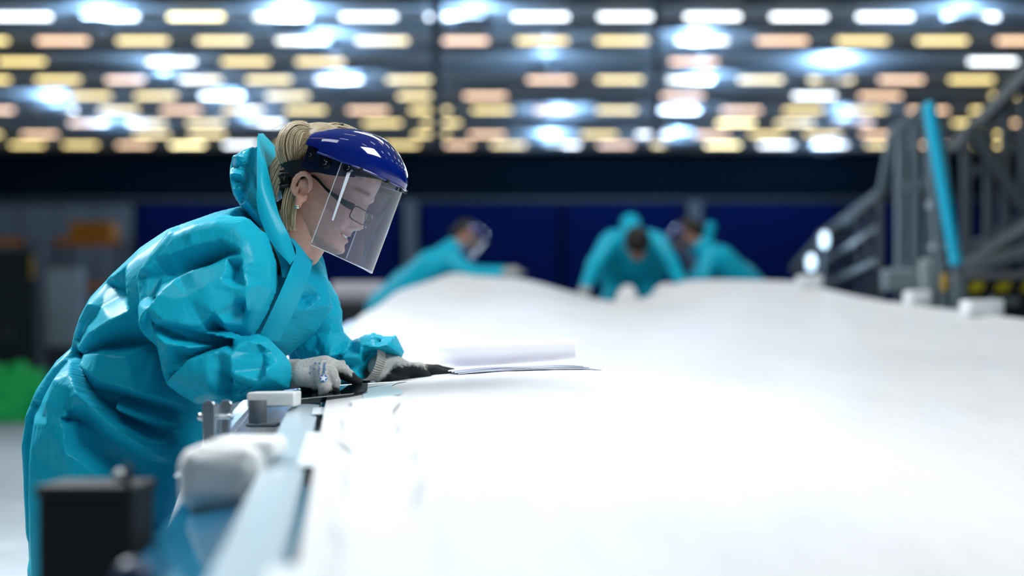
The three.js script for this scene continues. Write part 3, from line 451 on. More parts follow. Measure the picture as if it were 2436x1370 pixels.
// hair: a close cap and loose strands drawn to a tie, then a ponytail over the back strap
const mHair = phys(0xffffff, { vertexColors: true, roughness: 0.42, sheen: 0.4, sheenColor: new THREE.Color(1, 0.95, 0.8) });
const HT = at(742, 314, 2.605);
{ const geos = [];
  const strand = (pts, r, c) => { const g = tube(pts, r * 1.15, 11, 3); const p = g.attributes.position, cc = []; for (let i = 0; i < p.count; i++) cc.push(...c); g.setAttribute('color', new THREE.Float32BufferAttribute(cc, 3)); g.deleteAttribute('uv'); geos.push(g.toNonIndexed()); };
  const tone = () => { const k = rnd(), b = 0.75 + rnd() * 0.4; return k < 0.25 ? [0.30 * b, 0.22 * b, 0.12 * b] : [0.70 * b, 0.59 * b, 0.40 * b]; };
  const cap = gridGeo(80, 50, (s, t) => { const th = lerp(0.62, Math.PI * 2 - 0.62, s), hair = lerp(0.052, -0.055, smooth(1.75, 2.4, Math.min(th, Math.PI * 2 - th))), u = lerp(hair, 0.1257, t), [f, uu, w] = headAt(th > Math.PI ? th - 2 * Math.PI : th, u), k = 1.03 + 0.012 * noise3(th * 3, u * 10, 2); return HP(f * k - 0.002, uu * (uu > 0.06 ? 1.01 : 1), w * k); });
  { const p = cap.attributes.position, cc = []; for (let i = 0; i < p.count; i++) { const b = 0.8 + 0.2 * noise3(i * 0.7, 0, 1); cc.push(0.42 * b, 0.33 * b, 0.2 * b); } cap.setAttribute('color', new THREE.Float32BufferAttribute(cc, 3)); cap.deleteAttribute('uv'); geos.push(cap.toNonIndexed()); }
  // combed strands over the scalp to the tie
  for (let i = 0; i < 1300; i++) {
    const th = (rnd() < 0.75 ? 1 : -1) * lerp(0.25, 3.1, rnd()), mid = rnd() < 0.4, u0 = (Math.abs(th) < 1.05 ? 0.022 : 0) + lerp(0.05, -0.05, smooth(1.75, 2.4, Math.abs(th))) + rnd() * (mid ? 0.06 : 0.012), pts = [], k = 1.075 + rnd() * 0.02, a = HP(...headAt(th, u0).map((v, j) => j === 1 ? v : v * k)), wob = (rnd() - 0.5) * 0.008;
    for (let j = 0; j <= 6; j++) { const t = j / 6, p = a.clone().lerp(HT, t), q = p.clone().sub(HC), lf = q.dot(hf), lu = q.dot(hu), ln = q.dot(hn), r = Math.sqrt(((lf + 0.01) / 0.098) ** 2 + (lu / 0.126) ** 2 + (ln / 0.076) ** 2), s = Math.max(1, (1.048 + rnd() * 0.02) / r); p.copy(HC).addScaledVector(hf, (lf + 0.01) * s - 0.01).addScaledVector(hu, lu * s).addScaledVector(hn, ln * s + wob * Math.sin(t * 3)); pts.push(j === 6 ? HT.clone().add(V((rnd() - 0.5) * 0.012, (rnd() - 0.5) * 0.012, (rnd() - 0.5) * 0.02)) : p); }
    strand(pts, 0.00025 + rnd() * 0.0003, tone());
  }
  // ponytail
  for (let i = 0; i < 1000; i++) {
    const a = rnd() * 6.283, r = Math.sqrt(rnd()), ox = Math.cos(a) * r, oz = Math.sin(a) * r, len = 0.75 + rnd() * 0.25, key = [[744, 314, 0.4], [730, 306, 0.8], [712, 309, 1.25], [698, 327, 1.6], [693, 355, 1.75], [698, 387, 1.55], [708, 410, 1.1]], pts = [];
    for (let j = 0; j < Math.max(4, Math.round(7 * len)); j++) { const [x, y, s] = key[j]; const p = at(x, y, 2.615), dir = j < 6 ? [key[j + 1][0] - x, key[j + 1][1] - y] : [10, 25], l = Math.hypot(...dir); p.x += -dir[1] / l * ox * s * 0.017 * -1; p.y += -dir[0] / l * ox * s * 0.017 * -1; p.z += oz * s * 0.026; pts.push(p); }
    strand(pts, 0.0003 + rnd() * 0.00035, tone());
  }
  // loose hair behind the ear, under the strap
  for (let i = 0; i < 600; i++) { const x = lerp(670, 716, rnd()), dz = 2.574 + rnd() * 0.035, e = rnd(); strand([at(x + 14, 436, dz + 0.01), at(x + 6, 458, dz), at(lerp(x, 690, 0.2) - 4, 495, dz - 0.004), at(lerp(x, 690, 0.35) - 10 + 8 * e, 520 + 30 * e, dz)], 0.0003 + rnd() * 0.0003, tone()); }
  // fly-aways
  for (let i = 0; i < 26; i++) { const x = lerp(690, 850, rnd()), y = 312 - rnd() * 8; strand([at(x, y + 8, 2.64 + (rnd() - 0.5) * 0.08), at(x - 14 - rnd() * 10, y - 8 - rnd() * 8, 2.64), at(x - 34 - rnd() * 24, y - 4 + rnd() * 14, 2.64)], 0.0003, tone()); }
  const m = shadow(new THREE.Mesh(mergeGeometries(geos), mHair)); m.name = 'hair'; m.userData.label = 'blonde hair tied up in a ponytail'; woman.add(m);
}

// ---------------------------------------------------------------- face shield, glasses, gloves
const shield = group('face_shield', woman); shield.userData.label = 'face shield with glossy blue crown and clear curved visor';
const SO = at(787, 378, 2.64), sf0 = V(0.936, -0.352, 0).normalize(), su = V(0.352, 0.936, 0).normalize(), sf = sf0.clone().multiplyScalar(Math.cos(yaw)).addScaledVector(hn0, Math.sin(yaw)), sn = hn0.clone().multiplyScalar(Math.cos(yaw)).addScaledVector(sf0, -Math.sin(yaw));
const SP = (s, h, n) => SO.clone().addScaledVector(sf, s).addScaledVector(su, h).addScaledVector(sn, n);
const SL = 0.151, SW = 0.112, S0 = 0.0155;
const planW = (s) => s <= S0 ? SW - (S0 - s) * 0.10 : SW * Math.sqrt(Math.max(0, 1 - ((s - S0) / (SL - S0)) ** 2));
const domeH = curveOf([[-0.052, 0.004], [-0.03, 0.026], [-0.012, 0.042], [0.015, 0.058], [0.044, 0.067], [0.07, 0.069], [0.09, 0.0655], [0.11, 0.056], [0.127, 0.043], [0.14, 0.029], [0.148, 0.015], [0.151, 0.004]]);
const domeShell = (off, flip) => gridGeo(72, 48, (u, v) => { const s = lerp(-0.012, SL - 0.0003, 1 - (1 - u) ** 1.6), w = Math.max(0.0008, planW(s) + off), a = (flip ? 1 - v : v) * Math.PI; return SP(s + off * 0.5, (domeH(s) + off) * Math.pow(Math.sin(a), 0.75), w * Math.cos(a)); });
const mBlueGloss = phys(new THREE.Color(0.002, 0.012, 0.16), { roughness: 0.07, clearcoat: 1, clearcoatRoughness: 0.03 });
mesh('crown', [domeShell(0, false), domeShell(-0.0035, true)], mBlueGloss, shield);
{ const pts = []; for (let i = 0; i <= 60; i++) { const a = -Math.PI / 2 + i / 60 * Math.PI; pts.push(SP(S0 + (SL - S0 + 0.001) * Math.cos(a), -0.002, (SW + 0.001) * Math.sin(a))); }
  const lip = gridGeo(60, 4, (u, v) => { const p = pts[Math.round(u * 60)].clone(); return p.addScaledVector(su, 0.006 - 0.012 * v); }); mesh('crown_lip', [lip, tube(pts.map((p) => p.clone().addScaledVector(su, -0.005)), 0.0022, 60, 6)], mBlueGloss, shield); }
// visor: a clear sheet hung from the lip
const vis = (a, h, o = 0) => SP(S0 + (SL - S0 - 0.003 + o) * Math.cos(a), h, (SW - 0.003 + o) * Math.sin(a));
const mVisor = phys(0xe3f0ff, { transmission: 0.975, thickness: 0, roughness: 0.03, ior: 1.75 });
const VA = 1.225;
mesh('visor', gridGeo(64, 24, (u, v) => vis(lerp(VA, -VA, u), lerp(0.004, -0.172 + 0.008 * Math.abs(lerp(1, -1, u)), v))), mVisor, shield);
{ const e = []; for (let i = 0; i <= 60; i++) { const a = lerp(VA, -VA, i / 60); e.push(vis(a, -0.172 + 0.008 * Math.abs(lerp(1, -1, i / 60)))); } mesh('visor_rim', [tube(e, 0.0007, 90, 5), tube([vis(VA, 0), vis(VA, -0.16)], 0.0008, 4, 5), tube([vis(-VA, 0), vis(-VA, -0.16)], 0.0008, 4, 5)], phys(0xf4faff, { roughness: 0.1, transmission: 0.5, thickness: 0 }), shield); }
mesh('visor_edge_glint', [gridGeo(3, 16, (u, v) => vis(VA - 0.16 + 0.05 * (1 - v * 0.5) * u - 0.012 * v, -0.012 - 0.098 * v, 0.002))], phys(0xdfeaf6, { roughness: 0.12, clearcoat: 1 }), shield);  // pale strip put in for the bright reflection along the visor edge
// rivets along the lip and side knobs
for (const [a, h] of [[0.5, -0.008], [0.12, -0.012], [-0.3, -0.008], [0.95, -0.008]]) { const p = vis(a, h, 0.003), q = vis(a, h, 0.008); mesh('rivet', rod(p, q, 0.004, 0.0032, 12), M.black, shield); }
const sidePt = (s, h, o = 0) => SP(s, h, planW(s) - 0.006 + o);
mesh('side_plate', [gridGeo(10, 8, (u, v) => SP(lerp(-0.008, 0.088, u), lerp(0.002, -0.040 + 0.016 * u - 0.006 * Math.sin(u * 3.1), v), planW(lerp(-0.008, 0.088, u)) - 0.006))], phys(0x06142e, { roughness: 0.25, clearcoat: 0.5 }), shield);
for (const [s, h, r] of [[0.034, -0.02, 0.010], [0.074, -0.014, 0.009], [0.004, -0.016, 0.007]]) { const k = mesh('knob', [rod(sidePt(s, h, 0), sidePt(s, h, 0.008), r, r * 0.85, 20), rod(sidePt(s, h, 0.008), sidePt(s, h, 0.0105), r * 0.5, r * 0.35, 14)], phys(0x070c18, { roughness: 0.18, clearcoat: 0.8 }), shield); void k; }
// headband round the head, a strap over the top, the ratchet behind
const BC = at(788, 430, 2.64), bf0 = V(0.995, 0.02, 0).normalize(), bf = bf0.clone().multiplyScalar(Math.cos(yaw)).addScaledVector(hn0, Math.sin(yaw)), bn = hn0.clone().multiplyScalar(Math.cos(yaw)).addScaledVector(bf0, -Math.sin(yaw));
const BP = (a, h, o = 0) => BC.clone().addScaledVector(bf, (0.094 + o) * Math.cos(a) - 0.003).addScaledVector(bn, (0.082 + o) * Math.sin(a)).add(V(0, h, 0));
const bandTop = (a) => 0.018 + 0.012 * Math.sin(Math.min(Math.PI, Math.abs(((a + Math.PI) % (2 * Math.PI)) - Math.PI))) , bandLow = (a) => { const c = Math.cos(a); return c > 0 ? -0.004 * c + 0.005 * (1 - c) : -0.012 * c * c + 0.005 * (1 + c); };
mesh('headband', [gridGeo(80, 6, (u, v) => BP(u * 6.28319, lerp(bandLow(u * 6.28319), bandTop(u * 6.28319), v), 0.009), true), gridGeo(80, 6, (u, v) => BP(-u * 6.28319, lerp(bandLow(u * 6.28319), bandTop(u * 6.28319), v), 0.006), true)], std(0x05070a, { roughness: 0.55 }), shield);
mesh('ratchet', [rbox(0.02, 0.036, 0.04, 0.004).translate(...at(682, 428, 2.60).toArray()), tube([at(686, 412, 2.575), at(668, 414, 2.572), at(664, 421, 2.572), at(675, 423, 2.572)], 0.0022, 12, 6), tube([at(686, 440, 2.575), at(668, 443, 2.572), at(666, 437, 2.572)], 0.0022, 12, 6), rod(at(680, 428, 2.64), at(662, 428, 2.64), 0.016, 0.016, 20)], M.black, shield);
{ const c = new THREE.CatmullRomCurve3([at(748, 352, 2.545), at(752, 332, 2.565), at(772, 314, 2.60), at(805, 303, 2.64), at(838, 302, 2.69), at(850, 318, 2.73)]); const f = (o) => (u, v) => { const p = c.getPoint(v), t = c.getTangent(v), s = V(0.92, -0.35, 0).addScaledVector(t, -t.dot(V(0.92, -0.35, 0))).normalize(), nn = t.clone().cross(s).normalize(); return p.addScaledVector(s, (u - 0.5) * 0.024).addScaledVector(nn, o); };
  mesh('top_strap', [gridGeo(6, 40, f(0)), gridGeo(6, 40, (u, v) => f(0.002)(1 - u, v))], phys(0x07121e, { roughness: 0.2, clearcoat: 0.7 }), shield);
  mesh('strap_buckle', [rbox(0.03, 0.006, 0.02, 0.002).applyMatrix4(new THREE.Matrix4().makeRotationZ(0.15)).translate(...at(800, 302, 2.625).toArray()), ball(at(812, 300, 2.62), 0.004), ball(at(786, 306, 2.615), 0.0035)], M.black, shield); }
// glasses
const specs = group('safety_glasses', woman); specs.userData.label = 'dark-framed glasses under the face shield';
const lensP = (side, a, b) => { const w = side * (0.031 + 0.022 * a); return HP(0.097 - 0.22 * Math.abs(w) - 3.0 * w * w + 0.004, -0.007 + 0.0125 * b - 0.002 * side * a * 0, w); };
for (const s of [1, -1]) {
  mesh('lens', gridGeo(12, 8, (u, v) => lensP(s, (u * 2 - 1) * s, v * 2 - 1)), phys(0xffffff, { transmission: 1, thickness: 0, roughness: 0.02 }), specs);
  const rim = []; for (let i = 0; i < 40; i++) { const t = i / 40 * 6.283, c = Math.cos(t), q = Math.sin(t), k = 1 / Math.pow(Math.abs(c) ** 5 + Math.abs(q) ** 5, 0.2); rim.push(lensP(s, c * k, q * k)); }
  mesh('rim', tube(rim, 0.0011, 80, 6, true), std(0x1c1f22, { roughness: 0.3, metalness: 0.6 }), specs);
  const hinge = lensP(s, s * 1.02, 0.6), bend = HP(0.066, 0.0, s * 0.064), ear = HP(-0.006, 0.016, s * 0.0755), tip = HP(-0.03, 0.0, s * 0.074);
  const tc = new THREE.CatmullRomCurve3([hinge, bend, HP(0.03, 0.006, s * 0.0735), ear, tip]), th_ = (v) => lerp(0.0062, 0.0022, smooth(0.1, 0.6, v)), tf_ = (o) => (u, v) => tc.getPoint(v).addScaledVector(hu, (u - 0.5) * 2 * th_(v)).addScaledVector(hn, o);
  mesh('temple', [gridGeo(3, 40, tf_(0.0016)), gridGeo(3, 40, (u, v) => tf_(-0.0016)(1 - u, v)), gridGeo(1, 40, (u, v) => tf_(lerp(0.0016, -0.0016, u))(1, v)), gridGeo(1, 40, (u, v) => tf_(lerp(-0.0016, 0.0016, u))(0, v))], std(0x0d1012, { roughness: 0.35 }), specs);
  for (let i = 0; i < 5; i++) mesh('grip_ridge', tube([tc.getPoint(0.03 + i * 0.045).addScaledVector(hu, -0.005).addScaledVector(hn, s * 0.0016), tc.getPoint(0.03 + i * 0.045).addScaledVector(hu, 0.005).addScaledVector(hn, s * 0.0016)], 0.0009, 2, 5), std(0x1c2a2c, { roughness: 0.4 }), specs);
}
mesh('bridge', tube([lensP(1, -1, 0.3), HP(0.1, 0.002, 0.006), HP(0.1, 0.002, -0.006), lensP(-1, 1, 0.3)], 0.0013, 20, 6), std(0x1c1f22, { roughness: 0.3, metalness: 0.6 }), specs);

// gloves: grey knit with black dipped palm and fingertips, ribbed cuffs
const mGlove = std(0xffffff, { vertexColors: true, roughness: 0.85 });
function glove(bones, dark, label, cell = 0.0022) {
  const g = bodyGeo(bones, 0.0045, cell), p = g.attributes.position, n = g.attributes.normal, c = [];
  for (let i = 0; i < p.count; i++) {
    const x = p.getX(i), y = p.getY(i), z = p.getZ(i), k = -z, px = CX + x * FOCAL / k, py = CY - (y - EYE) * FOCAL / k, t = dark(px, py, V(n.getX(i), n.getY(i), n.getZ(i)), z), h = noise3(x * 420, y * 420, z * 420) * 0.5 + noise3(x * 160, y * 160, z * 160) * 0.5, e = smooth(-3, 3, t + noise3(x * 120, y * 120, z * 120) * 2);
    const kn = 0.47 + 0.15 * h; c.push(lerp(kn, 0.006, e), lerp(kn * 1.02, 0.008, e), lerp(kn * 0.99, 0.010, e));
  }
  g.setAttribute('color', new THREE.Float32BufferAttribute(c, 3));
  const gl = group('glove', woman); gl.userData.label = label; const m = shadow(new THREE.Mesh(g, mGlove)); m.name = 'hand_shell'; gl.add(m); return gl;
}
function cuff(gl, a, b, r0, r1, flat, turn) {                          // ribs run along the cuff
  const axis = b.clone().sub(a), L = axis.length(); axis.normalize(); const side = V(0, 0, 1).addScaledVector(axis, -axis.z).normalize(), up = side.clone().cross(axis).normalize();
  const f = (o) => (u, v) => { const th = u * 6.28319, r = lerp(r0, r1, v) + o * (0.5 + 0.5 * Math.cos(th * 44)) * 0.003; return a.clone().addScaledVector(axis, v * L).addScaledVector(side, Math.sin(th) * r * flat).addScaledVector(up, Math.cos(th) * r); };
  const g = gridGeo(352, 8, f(1), true), c = []; for (let i = 0; i < g.attributes.uv.count; i++) { const k = 0.5 + 0.5 * Math.cos(g.attributes.uv.getX(i) * 6.28319 * 44), q = 0.45 + 0.03 * noise3(i * 0.37, k, 2); c.push(q, q, q * 0.96); } g.setAttribute('color', new THREE.Float32BufferAttribute(c, 3)); void turn;
  const m = shadow(new THREE.Mesh(g, mGlove)); m.name = 'ribbed_cuff'; gl.add(m);
}
const B = (a, b, ra, rb) => [at(...a), at(...b), ra, rb];
const nd = 2.49;
const nearBones = [B([716, 886, nd], [772, 876, nd], 0.0225, 0.0225), B([722, 896, nd - 0.01], [760, 900, nd - 0.015], 0.0205, 0.020), B([772, 874, nd], [796, 874, nd + 0.005], 0.017, 0.013), B([765, 888, nd - 0.02], [786, 890, nd - 0.022], 0.019, 0.0135),
  B([796, 882, nd + 0.008], [828, 893, nd + 0.012], 0.0115, 0.0108), B([828, 893, nd + 0.012], [851, 909, nd + 0.014], 0.0105, 0.0082), B([792, 868, nd + 0.002], [826, 883, nd + 0.004], 0.0105, 0.0066), B([802, 870, nd + 0.004], [815, 863, nd + 0.006], 0.0068, 0.0052), B([818, 874, nd + 0.004], [826, 872, nd + 0.006], 0.004, 0.0026),
  B([788, 884, nd - 0.022], [799, 908, nd - 0.026], 0.0085, 0.0078), B([799, 908, nd - 0.026], [797, 926, nd - 0.026], 0.0078, 0.007), B([797, 926, nd - 0.026], [791, 939, nd - 0.022], 0.007, 0.0052),
  B([766, 896, nd - 0.03], [772, 920, nd - 0.036], 0.0125, 0.0105), B([772, 920, nd - 0.036], [765, 941, nd - 0.03], 0.0105, 0.0065),
  B([780, 905, nd - 0.006], [782, 926, nd - 0.006], 0.010, 0.009), B([782, 926, nd - 0.006], [776, 940, nd - 0.004], 0.009, 0.007),
  B([728, 914, nd + 0.004], [742, 928, nd + 0.004], 0.0125, 0.012), B([742, 928, nd + 0.004], [760, 938, nd + 0.004], 0.0115, 0.008)];
const gloveR = glove(nearBones, (px, py, n, z) => Math.max(px < 766 ? py - 920 - Math.max(0, px - 735) * 0.85 : -9, px > 790 ? (py - 879 - (px - 792) * 0.36) * 0.8 + (px > 838 ? 9 : 0) - (z > -nd + 0.012 ? 30 : 0) : -9, z < -nd - 0.0 + 0.014 && py > 902 && px > 774 && px < 815 ? (z < -nd + 0.012 ? 6 : -9) : -9), 'grey knit glove with black palm, blue star print on its back', 0.0019);
cuff(gloveR, at(676, 891, nd), at(716, 888, nd), 0.0235, 0.0222, 0.9);
const fd = 2.79;
const farBones = [B([906, 870, fd - 0.016], [932, 872, fd - 0.008], 0.0262, 0.025), B([930, 872, fd - 0.005], [975, 884, fd - 0.005], 0.025, 0.017), B([915, 888, fd - 0.02], [960, 890, fd - 0.025], 0.02, 0.018), B([925, 868, fd + 0.03], [985, 882, fd + 0.03], 0.02, 0.014),
  B([955, 886, fd - 0.032], [996, 882, fd - 0.034], 0.021, 0.0165), B([996, 882, fd - 0.034], [1013, 897, fd - 0.036], 0.0155, 0.0115),
  B([975, 884, fd], [1030, 886, fd], 0.0155, 0.0135), B([1030, 886, fd], [1066, 892, fd], 0.0132, 0.0105),
  B([980, 880, fd + 0.025], [1040, 882, fd + 0.03], 0.014, 0.012), B([1040, 882, fd + 0.03], [1076, 886, fd + 0.035], 0.0115, 0.009),
  B([975, 878, fd + 0.045], [1030, 880, fd + 0.055], 0.012, 0.008), B([905, 896, fd - 0.03], [935, 903, fd - 0.045], 0.0135, 0.011), B([935, 903, fd - 0.045], [962, 905, fd - 0.05], 0.011, 0.0085)];
const gloveL = glove(farBones, (px, py, n) => { const edge = px < 935 ? 905 - (px - 905) * 0.95 : px < 985 ? 872 - (px - 935) * 0.12 : 868 + (px - 985) * 0.28; return Math.max((py - edge) * 0.5, px > 1012 ? (px - 1012) * 0.4 : -9, -n.y * 14 - 10); }, 'grey knit glove with black dipped fingers lying flat on the mould');
cuff(gloveL, at(876, 862, fd - 0.034), at(899, 870, fd - 0.022), 0.0335, 0.0275, 0.85);
// the print on the back of the near glove
{ const c = document.createElement('canvas'); c.width = 512; c.height = 400; const x = c.getContext('2d'); x.clearRect(0, 0, 512, 400); x.strokeStyle = '#3a6ea8'; x.lineCap = 'round';
  // worn print, no longer legible: short strokes in four columns
  const marks = (cx, y0, y1, w, step, lw) => { x.lineWidth = lw; for (let y = y0; y < y1; y += step) { const k = 1 + Math.floor(rnd() * 3); for (let q = 0; q < k; q++) { const a = cx - w / 2 + rnd() * w * 0.5, b = cx + rnd() * w * 0.5, yy = y + rnd() * step * 0.8; x.beginPath(); x.moveTo(a, yy); x.quadraticCurveTo((a + b) / 2, yy + (rnd() - 0.5) * step * 1.6, b, yy + (rnd() - 0.5) * step * 0.6); x.stroke(); } if (rnd() < 0.5) { x.beginPath(); x.ellipse(cx + (rnd() - 0.5) * w * 0.4, y + step * 0.4, w * 0.2, step * 0.42, 0, 0, 5); x.stroke(); } } };
  marks(395, 30, 215, 70, 30, 9); marks(305, 30, 250, 52, 26, 6); marks(225, 30, 75, 84, 24, 8); marks(215, 130, 175, 60, 24, 5); marks(130, 60, 230, 40, 26, 5);
  x.fillStyle = '#2f6fb6'; x.save(); x.translate(395, 315); x.rotate(0.12); x.beginPath(); for (let i = 0; i < 5; i++) { const a = -Math.PI / 2 + i * 1.2566; x.lineTo(78 * Math.cos(a), 78 * Math.sin(a)); } x.closePath(); x.fill();
  x.fillStyle = '#eef3f8'; x.beginPath(); for (let i = 0; i < 10; i++) { const a = -Math.PI / 2 + i * 0.62832, r = i % 2 ? 30 : 76; x.lineTo(r * Math.cos(a), r * Math.sin(a)); } x.closePath(); x.fill(); x.restore();
  const t = new THREE.CanvasTexture(c); t.colorSpace = THREE.SRGBColorSpace;
  const nearZ = (X, Y) => { let z = -2.38; for (let i = 0; i < 90; i++) { let d = 1e3; for (const [a, b, ra, rb] of nearBones) d = smin(d, capsuleD(X, Y, z, a, b, ra, rb), 0.007); if (d < 0.0006) break; z -= Math.max(d * 0.7, 0.0003); } return z; };
  const g = gridGeo(40, 32, (u, v) => { const p = at(lerp(722, 788, u), lerp(910, 858, v), 2.465); p.z = nearZ(p.x, p.y) + 0.0009; return p; });
  const m = shadow(new THREE.Mesh(g, std(0xffffff, { map: t, transparent: true, roughness: 0.9 }))); m.name = 'glove_print'; gloveR.add(m); }

// ---------------------------------------------------------------- things on and beside the mould edge
const topAt = (px, d, up = 0) => { const x = (px - CX) * d / FOCAL; return V(x, mouldY(x, -d) + up, -d); };
// dark slab shaped as the reflection under the near hand, and a thin steel rule reaching to the far hand
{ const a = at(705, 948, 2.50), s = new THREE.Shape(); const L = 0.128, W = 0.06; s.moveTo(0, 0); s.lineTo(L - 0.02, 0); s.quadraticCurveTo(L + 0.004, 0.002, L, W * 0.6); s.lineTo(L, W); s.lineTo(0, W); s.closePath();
  const t = thing('reflection_slab', 'dark glossy slab standing for the reflection under the near gloved hand', 'reflection_slab', V(a.x, flY(2.5) - 0.002, -2.44)); t.rotation.set(0.24, 0.06, 0.085);
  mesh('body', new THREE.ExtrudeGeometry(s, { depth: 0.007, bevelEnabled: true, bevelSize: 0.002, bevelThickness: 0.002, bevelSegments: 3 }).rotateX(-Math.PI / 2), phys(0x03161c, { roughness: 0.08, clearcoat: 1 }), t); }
{ const a = at(800, 917, 2.56), b = at(1022, 904, 2.66), t = thing('steel_rule', 'thin steel rule lying between the two gloved hands', 'ruler');
  mesh('blade', gridGeo(2, 40, (u, v) => a.clone().lerp(b, v).add(V(0, 0.0012 * u, -0.03 * u))), phys(0xbfd3d8, { metalness: 0.6, roughness: 0.2 }), t);
  mesh('edge', [bar(a, b, 0.0014, 0.0014)], M.chrome, t);
  for (let i = 1; i < 30; i++) { const p = a.clone().lerp(b, i / 30); mesh('graduation', box(p.x - 0.0003, p.x + 0.0003, p.y + 0.0009, p.y + 0.0013, p.z - (i % 5 ? 0.006 : 0.011), p.z), M.dark, t); } }
// papers: rolled sheet on a small stack
{ const t = thing('paper_roll', 'rolled white drawing sheet lying on papers beyond the gloved fingers', 'paper');
  const a = at(1046, 846, 2.93), b = at(1368, 831, 3.12), ax = b.clone().sub(a), up = V(0, 1, 0), dep = V(0, 0, -1);
  mesh('sheet', gridGeo(60, 30, (u, v) => { const th = -2.4 + u * 9.2, r = 0.024 + 0.006 * (u) + 0.004 * Math.sin(v * 3); return a.clone().addScaledVector(ax, v).addScaledVector(up, Math.cos(th) * r * (0.82 - 0.1 * v)).addScaledVector(dep, Math.sin(th) * r * 1.25); }), phys(0xfafaff, { roughness: 0.9, transmission: 0.45, thickness: 0 }), t);
  const mp = phys(0xe8ebf4, { roughness: 0.8, transmission: 0.3, thickness: 0 });
  const s = thing('paper_stack', 'loose white paper sheets curving on the mould under the rolled sheet', 'paper');
  for (let k = 0; k < 4; k++) mesh('page', gridGeo(40, 10, (u, v) => { const px = lerp(1090 - 8 * k, 1430 - 14 * k, u), d = lerp(2.66 + 0.02 * k, 2.98, v), p = topAt(px, d, 0.002 + 0.0016 * k); p.y += 0.0005 * Math.sin(u * 3.1) * (1 + k) + 0.0004 * Math.sin(u * 9 + k * 2) * (1 - v); return p; }), k % 2 ? mp : phys(0xdfe6f6, { roughness: 0.8, transmission: 0.3, thickness: 0 }), s);
}
// white padded clamp block with a round grey foot on the flange
function clampBlock(px, py, d, w, h, l, label, soft, group_) {
  const p = at(px, py, d), t = thing('clamp_block', label, 'clamp', p, group_);
  const g = new RoundedBoxGeometry(w, h, l, 6, Math.min(w, h, l) * soft), q = g.attributes.position; for (let i = 0; i < q.count; i++) { const x = q.getX(i), y = q.getY(i), z = q.getZ(i), n = noise3(x * 40, y * 40, z * 40 + px) * 0.0018; q.setXYZ(i, x + n, y + n * 1.4, z + n); } g.computeVertexNormals();
  mesh('padding', g, std(0xf3f6f6, { roughness: 0.75 }), t); return t;
}
{ const t = clampBlock(652, 950, 2.36, 0.077, 0.024, 0.07, 'small white wrapped block on a round grey foot at the flange', 0.14);
  mesh('foot', lathe([[0.001, -0.04], [0.0145, -0.04], [0.0145, 0.0], [0.001, 0.0]], 24).translate(-0.02, 0.0, 0.04), M.grey, t); mesh('foot_base', rbox(0.05, 0.006, 0.04, 0.003).translate(-0.012, -0.04, 0.035), M.grey, t);
  const t2 = clampBlock(542, 1132, 1.66, 0.096, 0.076, 0.12, 'large blurred white wrapped block hung on the flange near the black box', 0.32); mesh('top_pad', rbox(0.08, 0.024, 0.10, 0.01).translate(0.02, 0.032, -0.02), std(0xf3f6f6, { roughness: 0.75 }), t2); }
// chrome clevis bracket
{ const p = at(512, 1010, 2.2), t = thing('clevis_bracket', 'polished steel clevis bracket standing beside the blue frame', 'bracket', p);
  for (const [x, z, tilt] of [[-0.006, 0.01, 0.02], [0.012, -0.012, -0.12]]) { const s = new THREE.Shape(); s.moveTo(-0.0075, -0.06); s.lineTo(0.0075, -0.06); s.lineTo(0.0085, 0.028); s.absarc(0, 0.028, 0.0085, 0, Math.PI); s.closePath(); mesh('cheek', new THREE.ExtrudeGeometry(s, { depth: 0.006, bevelEnabled: true, bevelSize: 0.0015, bevelThickness: 0.0015, bevelSegments: 3 }).rotateZ(tilt).translate(x, 0, z), M.chrome, t); }
  mesh('pin', [rod(V(-0.02, 0.012, 0.004), V(0.024, 0.012, 0.004), 0.004)], M.chrome, t); mesh('pin_head', [ball(V(-0.02, 0.012, 0.006), 0.0065), ball(V(0.024, 0.012, 0.004), 0.0055)], M.chrome, t);
  const foot = at(520, 1062, 2.2).sub(p); mesh('base', rbox(0.06, 0.012, 0.05, 0.003).translate(foot.x, foot.y - 0.008, 0), M.steel, t); mesh('support_post', rbox(0.03, p.y + foot.y - 0.014, 0.03, 0.004).translate(foot.x, (foot.y - 0.014 - p.y) / 2, 0), M.steel, t); }
// black box in the foreground with a pale knob and a grey post
{ const d = 1.5, p = at(232, 1160, d), t = thing('control_box', 'large black box out of focus in front of the woman', 'box', V(p.x, 0, -d));
  const w = 0.098, top = p.y; mesh('case', rbox(w, top - 0.02, 0.09, 0.008).translate(0, (top + 0.02) / 2, 0), std(0x020508, { roughness: 0.7 }), t); mesh('lid', rbox(w + 0.004, 0.012, 0.094, 0.004).translate(0, top, 0), std(0x070c10, { roughness: 0.6 }), t); mesh('plinth', rbox(0.16, 0.03, 0.16, 0.005).translate(0, 0.015, 0), M.dark, t);
  mesh('knob', ball(V(0.024, top + 0.0125, 0), 0.0072), std(0xdde8ea, { roughness: 0.4 }), t); mesh('corner_post', rbox(0.008, 0.05, 0.008, 0.002).translate(0.041, top + 0.002, 0.035), std(0x2a3238), t); }
{ const p = at(318, 1378, 1.2), t = thing('hose', 'blurred dark blue hose end low beside the black box', 'hose', V(p.x, 0, p.z)); mesh('pipe', tube([V(0, p.y, 0), V(0.02, p.y - 0.1, -0.02), V(0.0, p.y - 0.3, 0), V(0, 0.02, 0)], 0.016, 30, 12), std(0x07263f, { roughness: 0.4 }), t); mesh('cap', ball(V(0, p.y, 0), 0.018), std(0x0a2f52, { roughness: 0.4 }), t); }

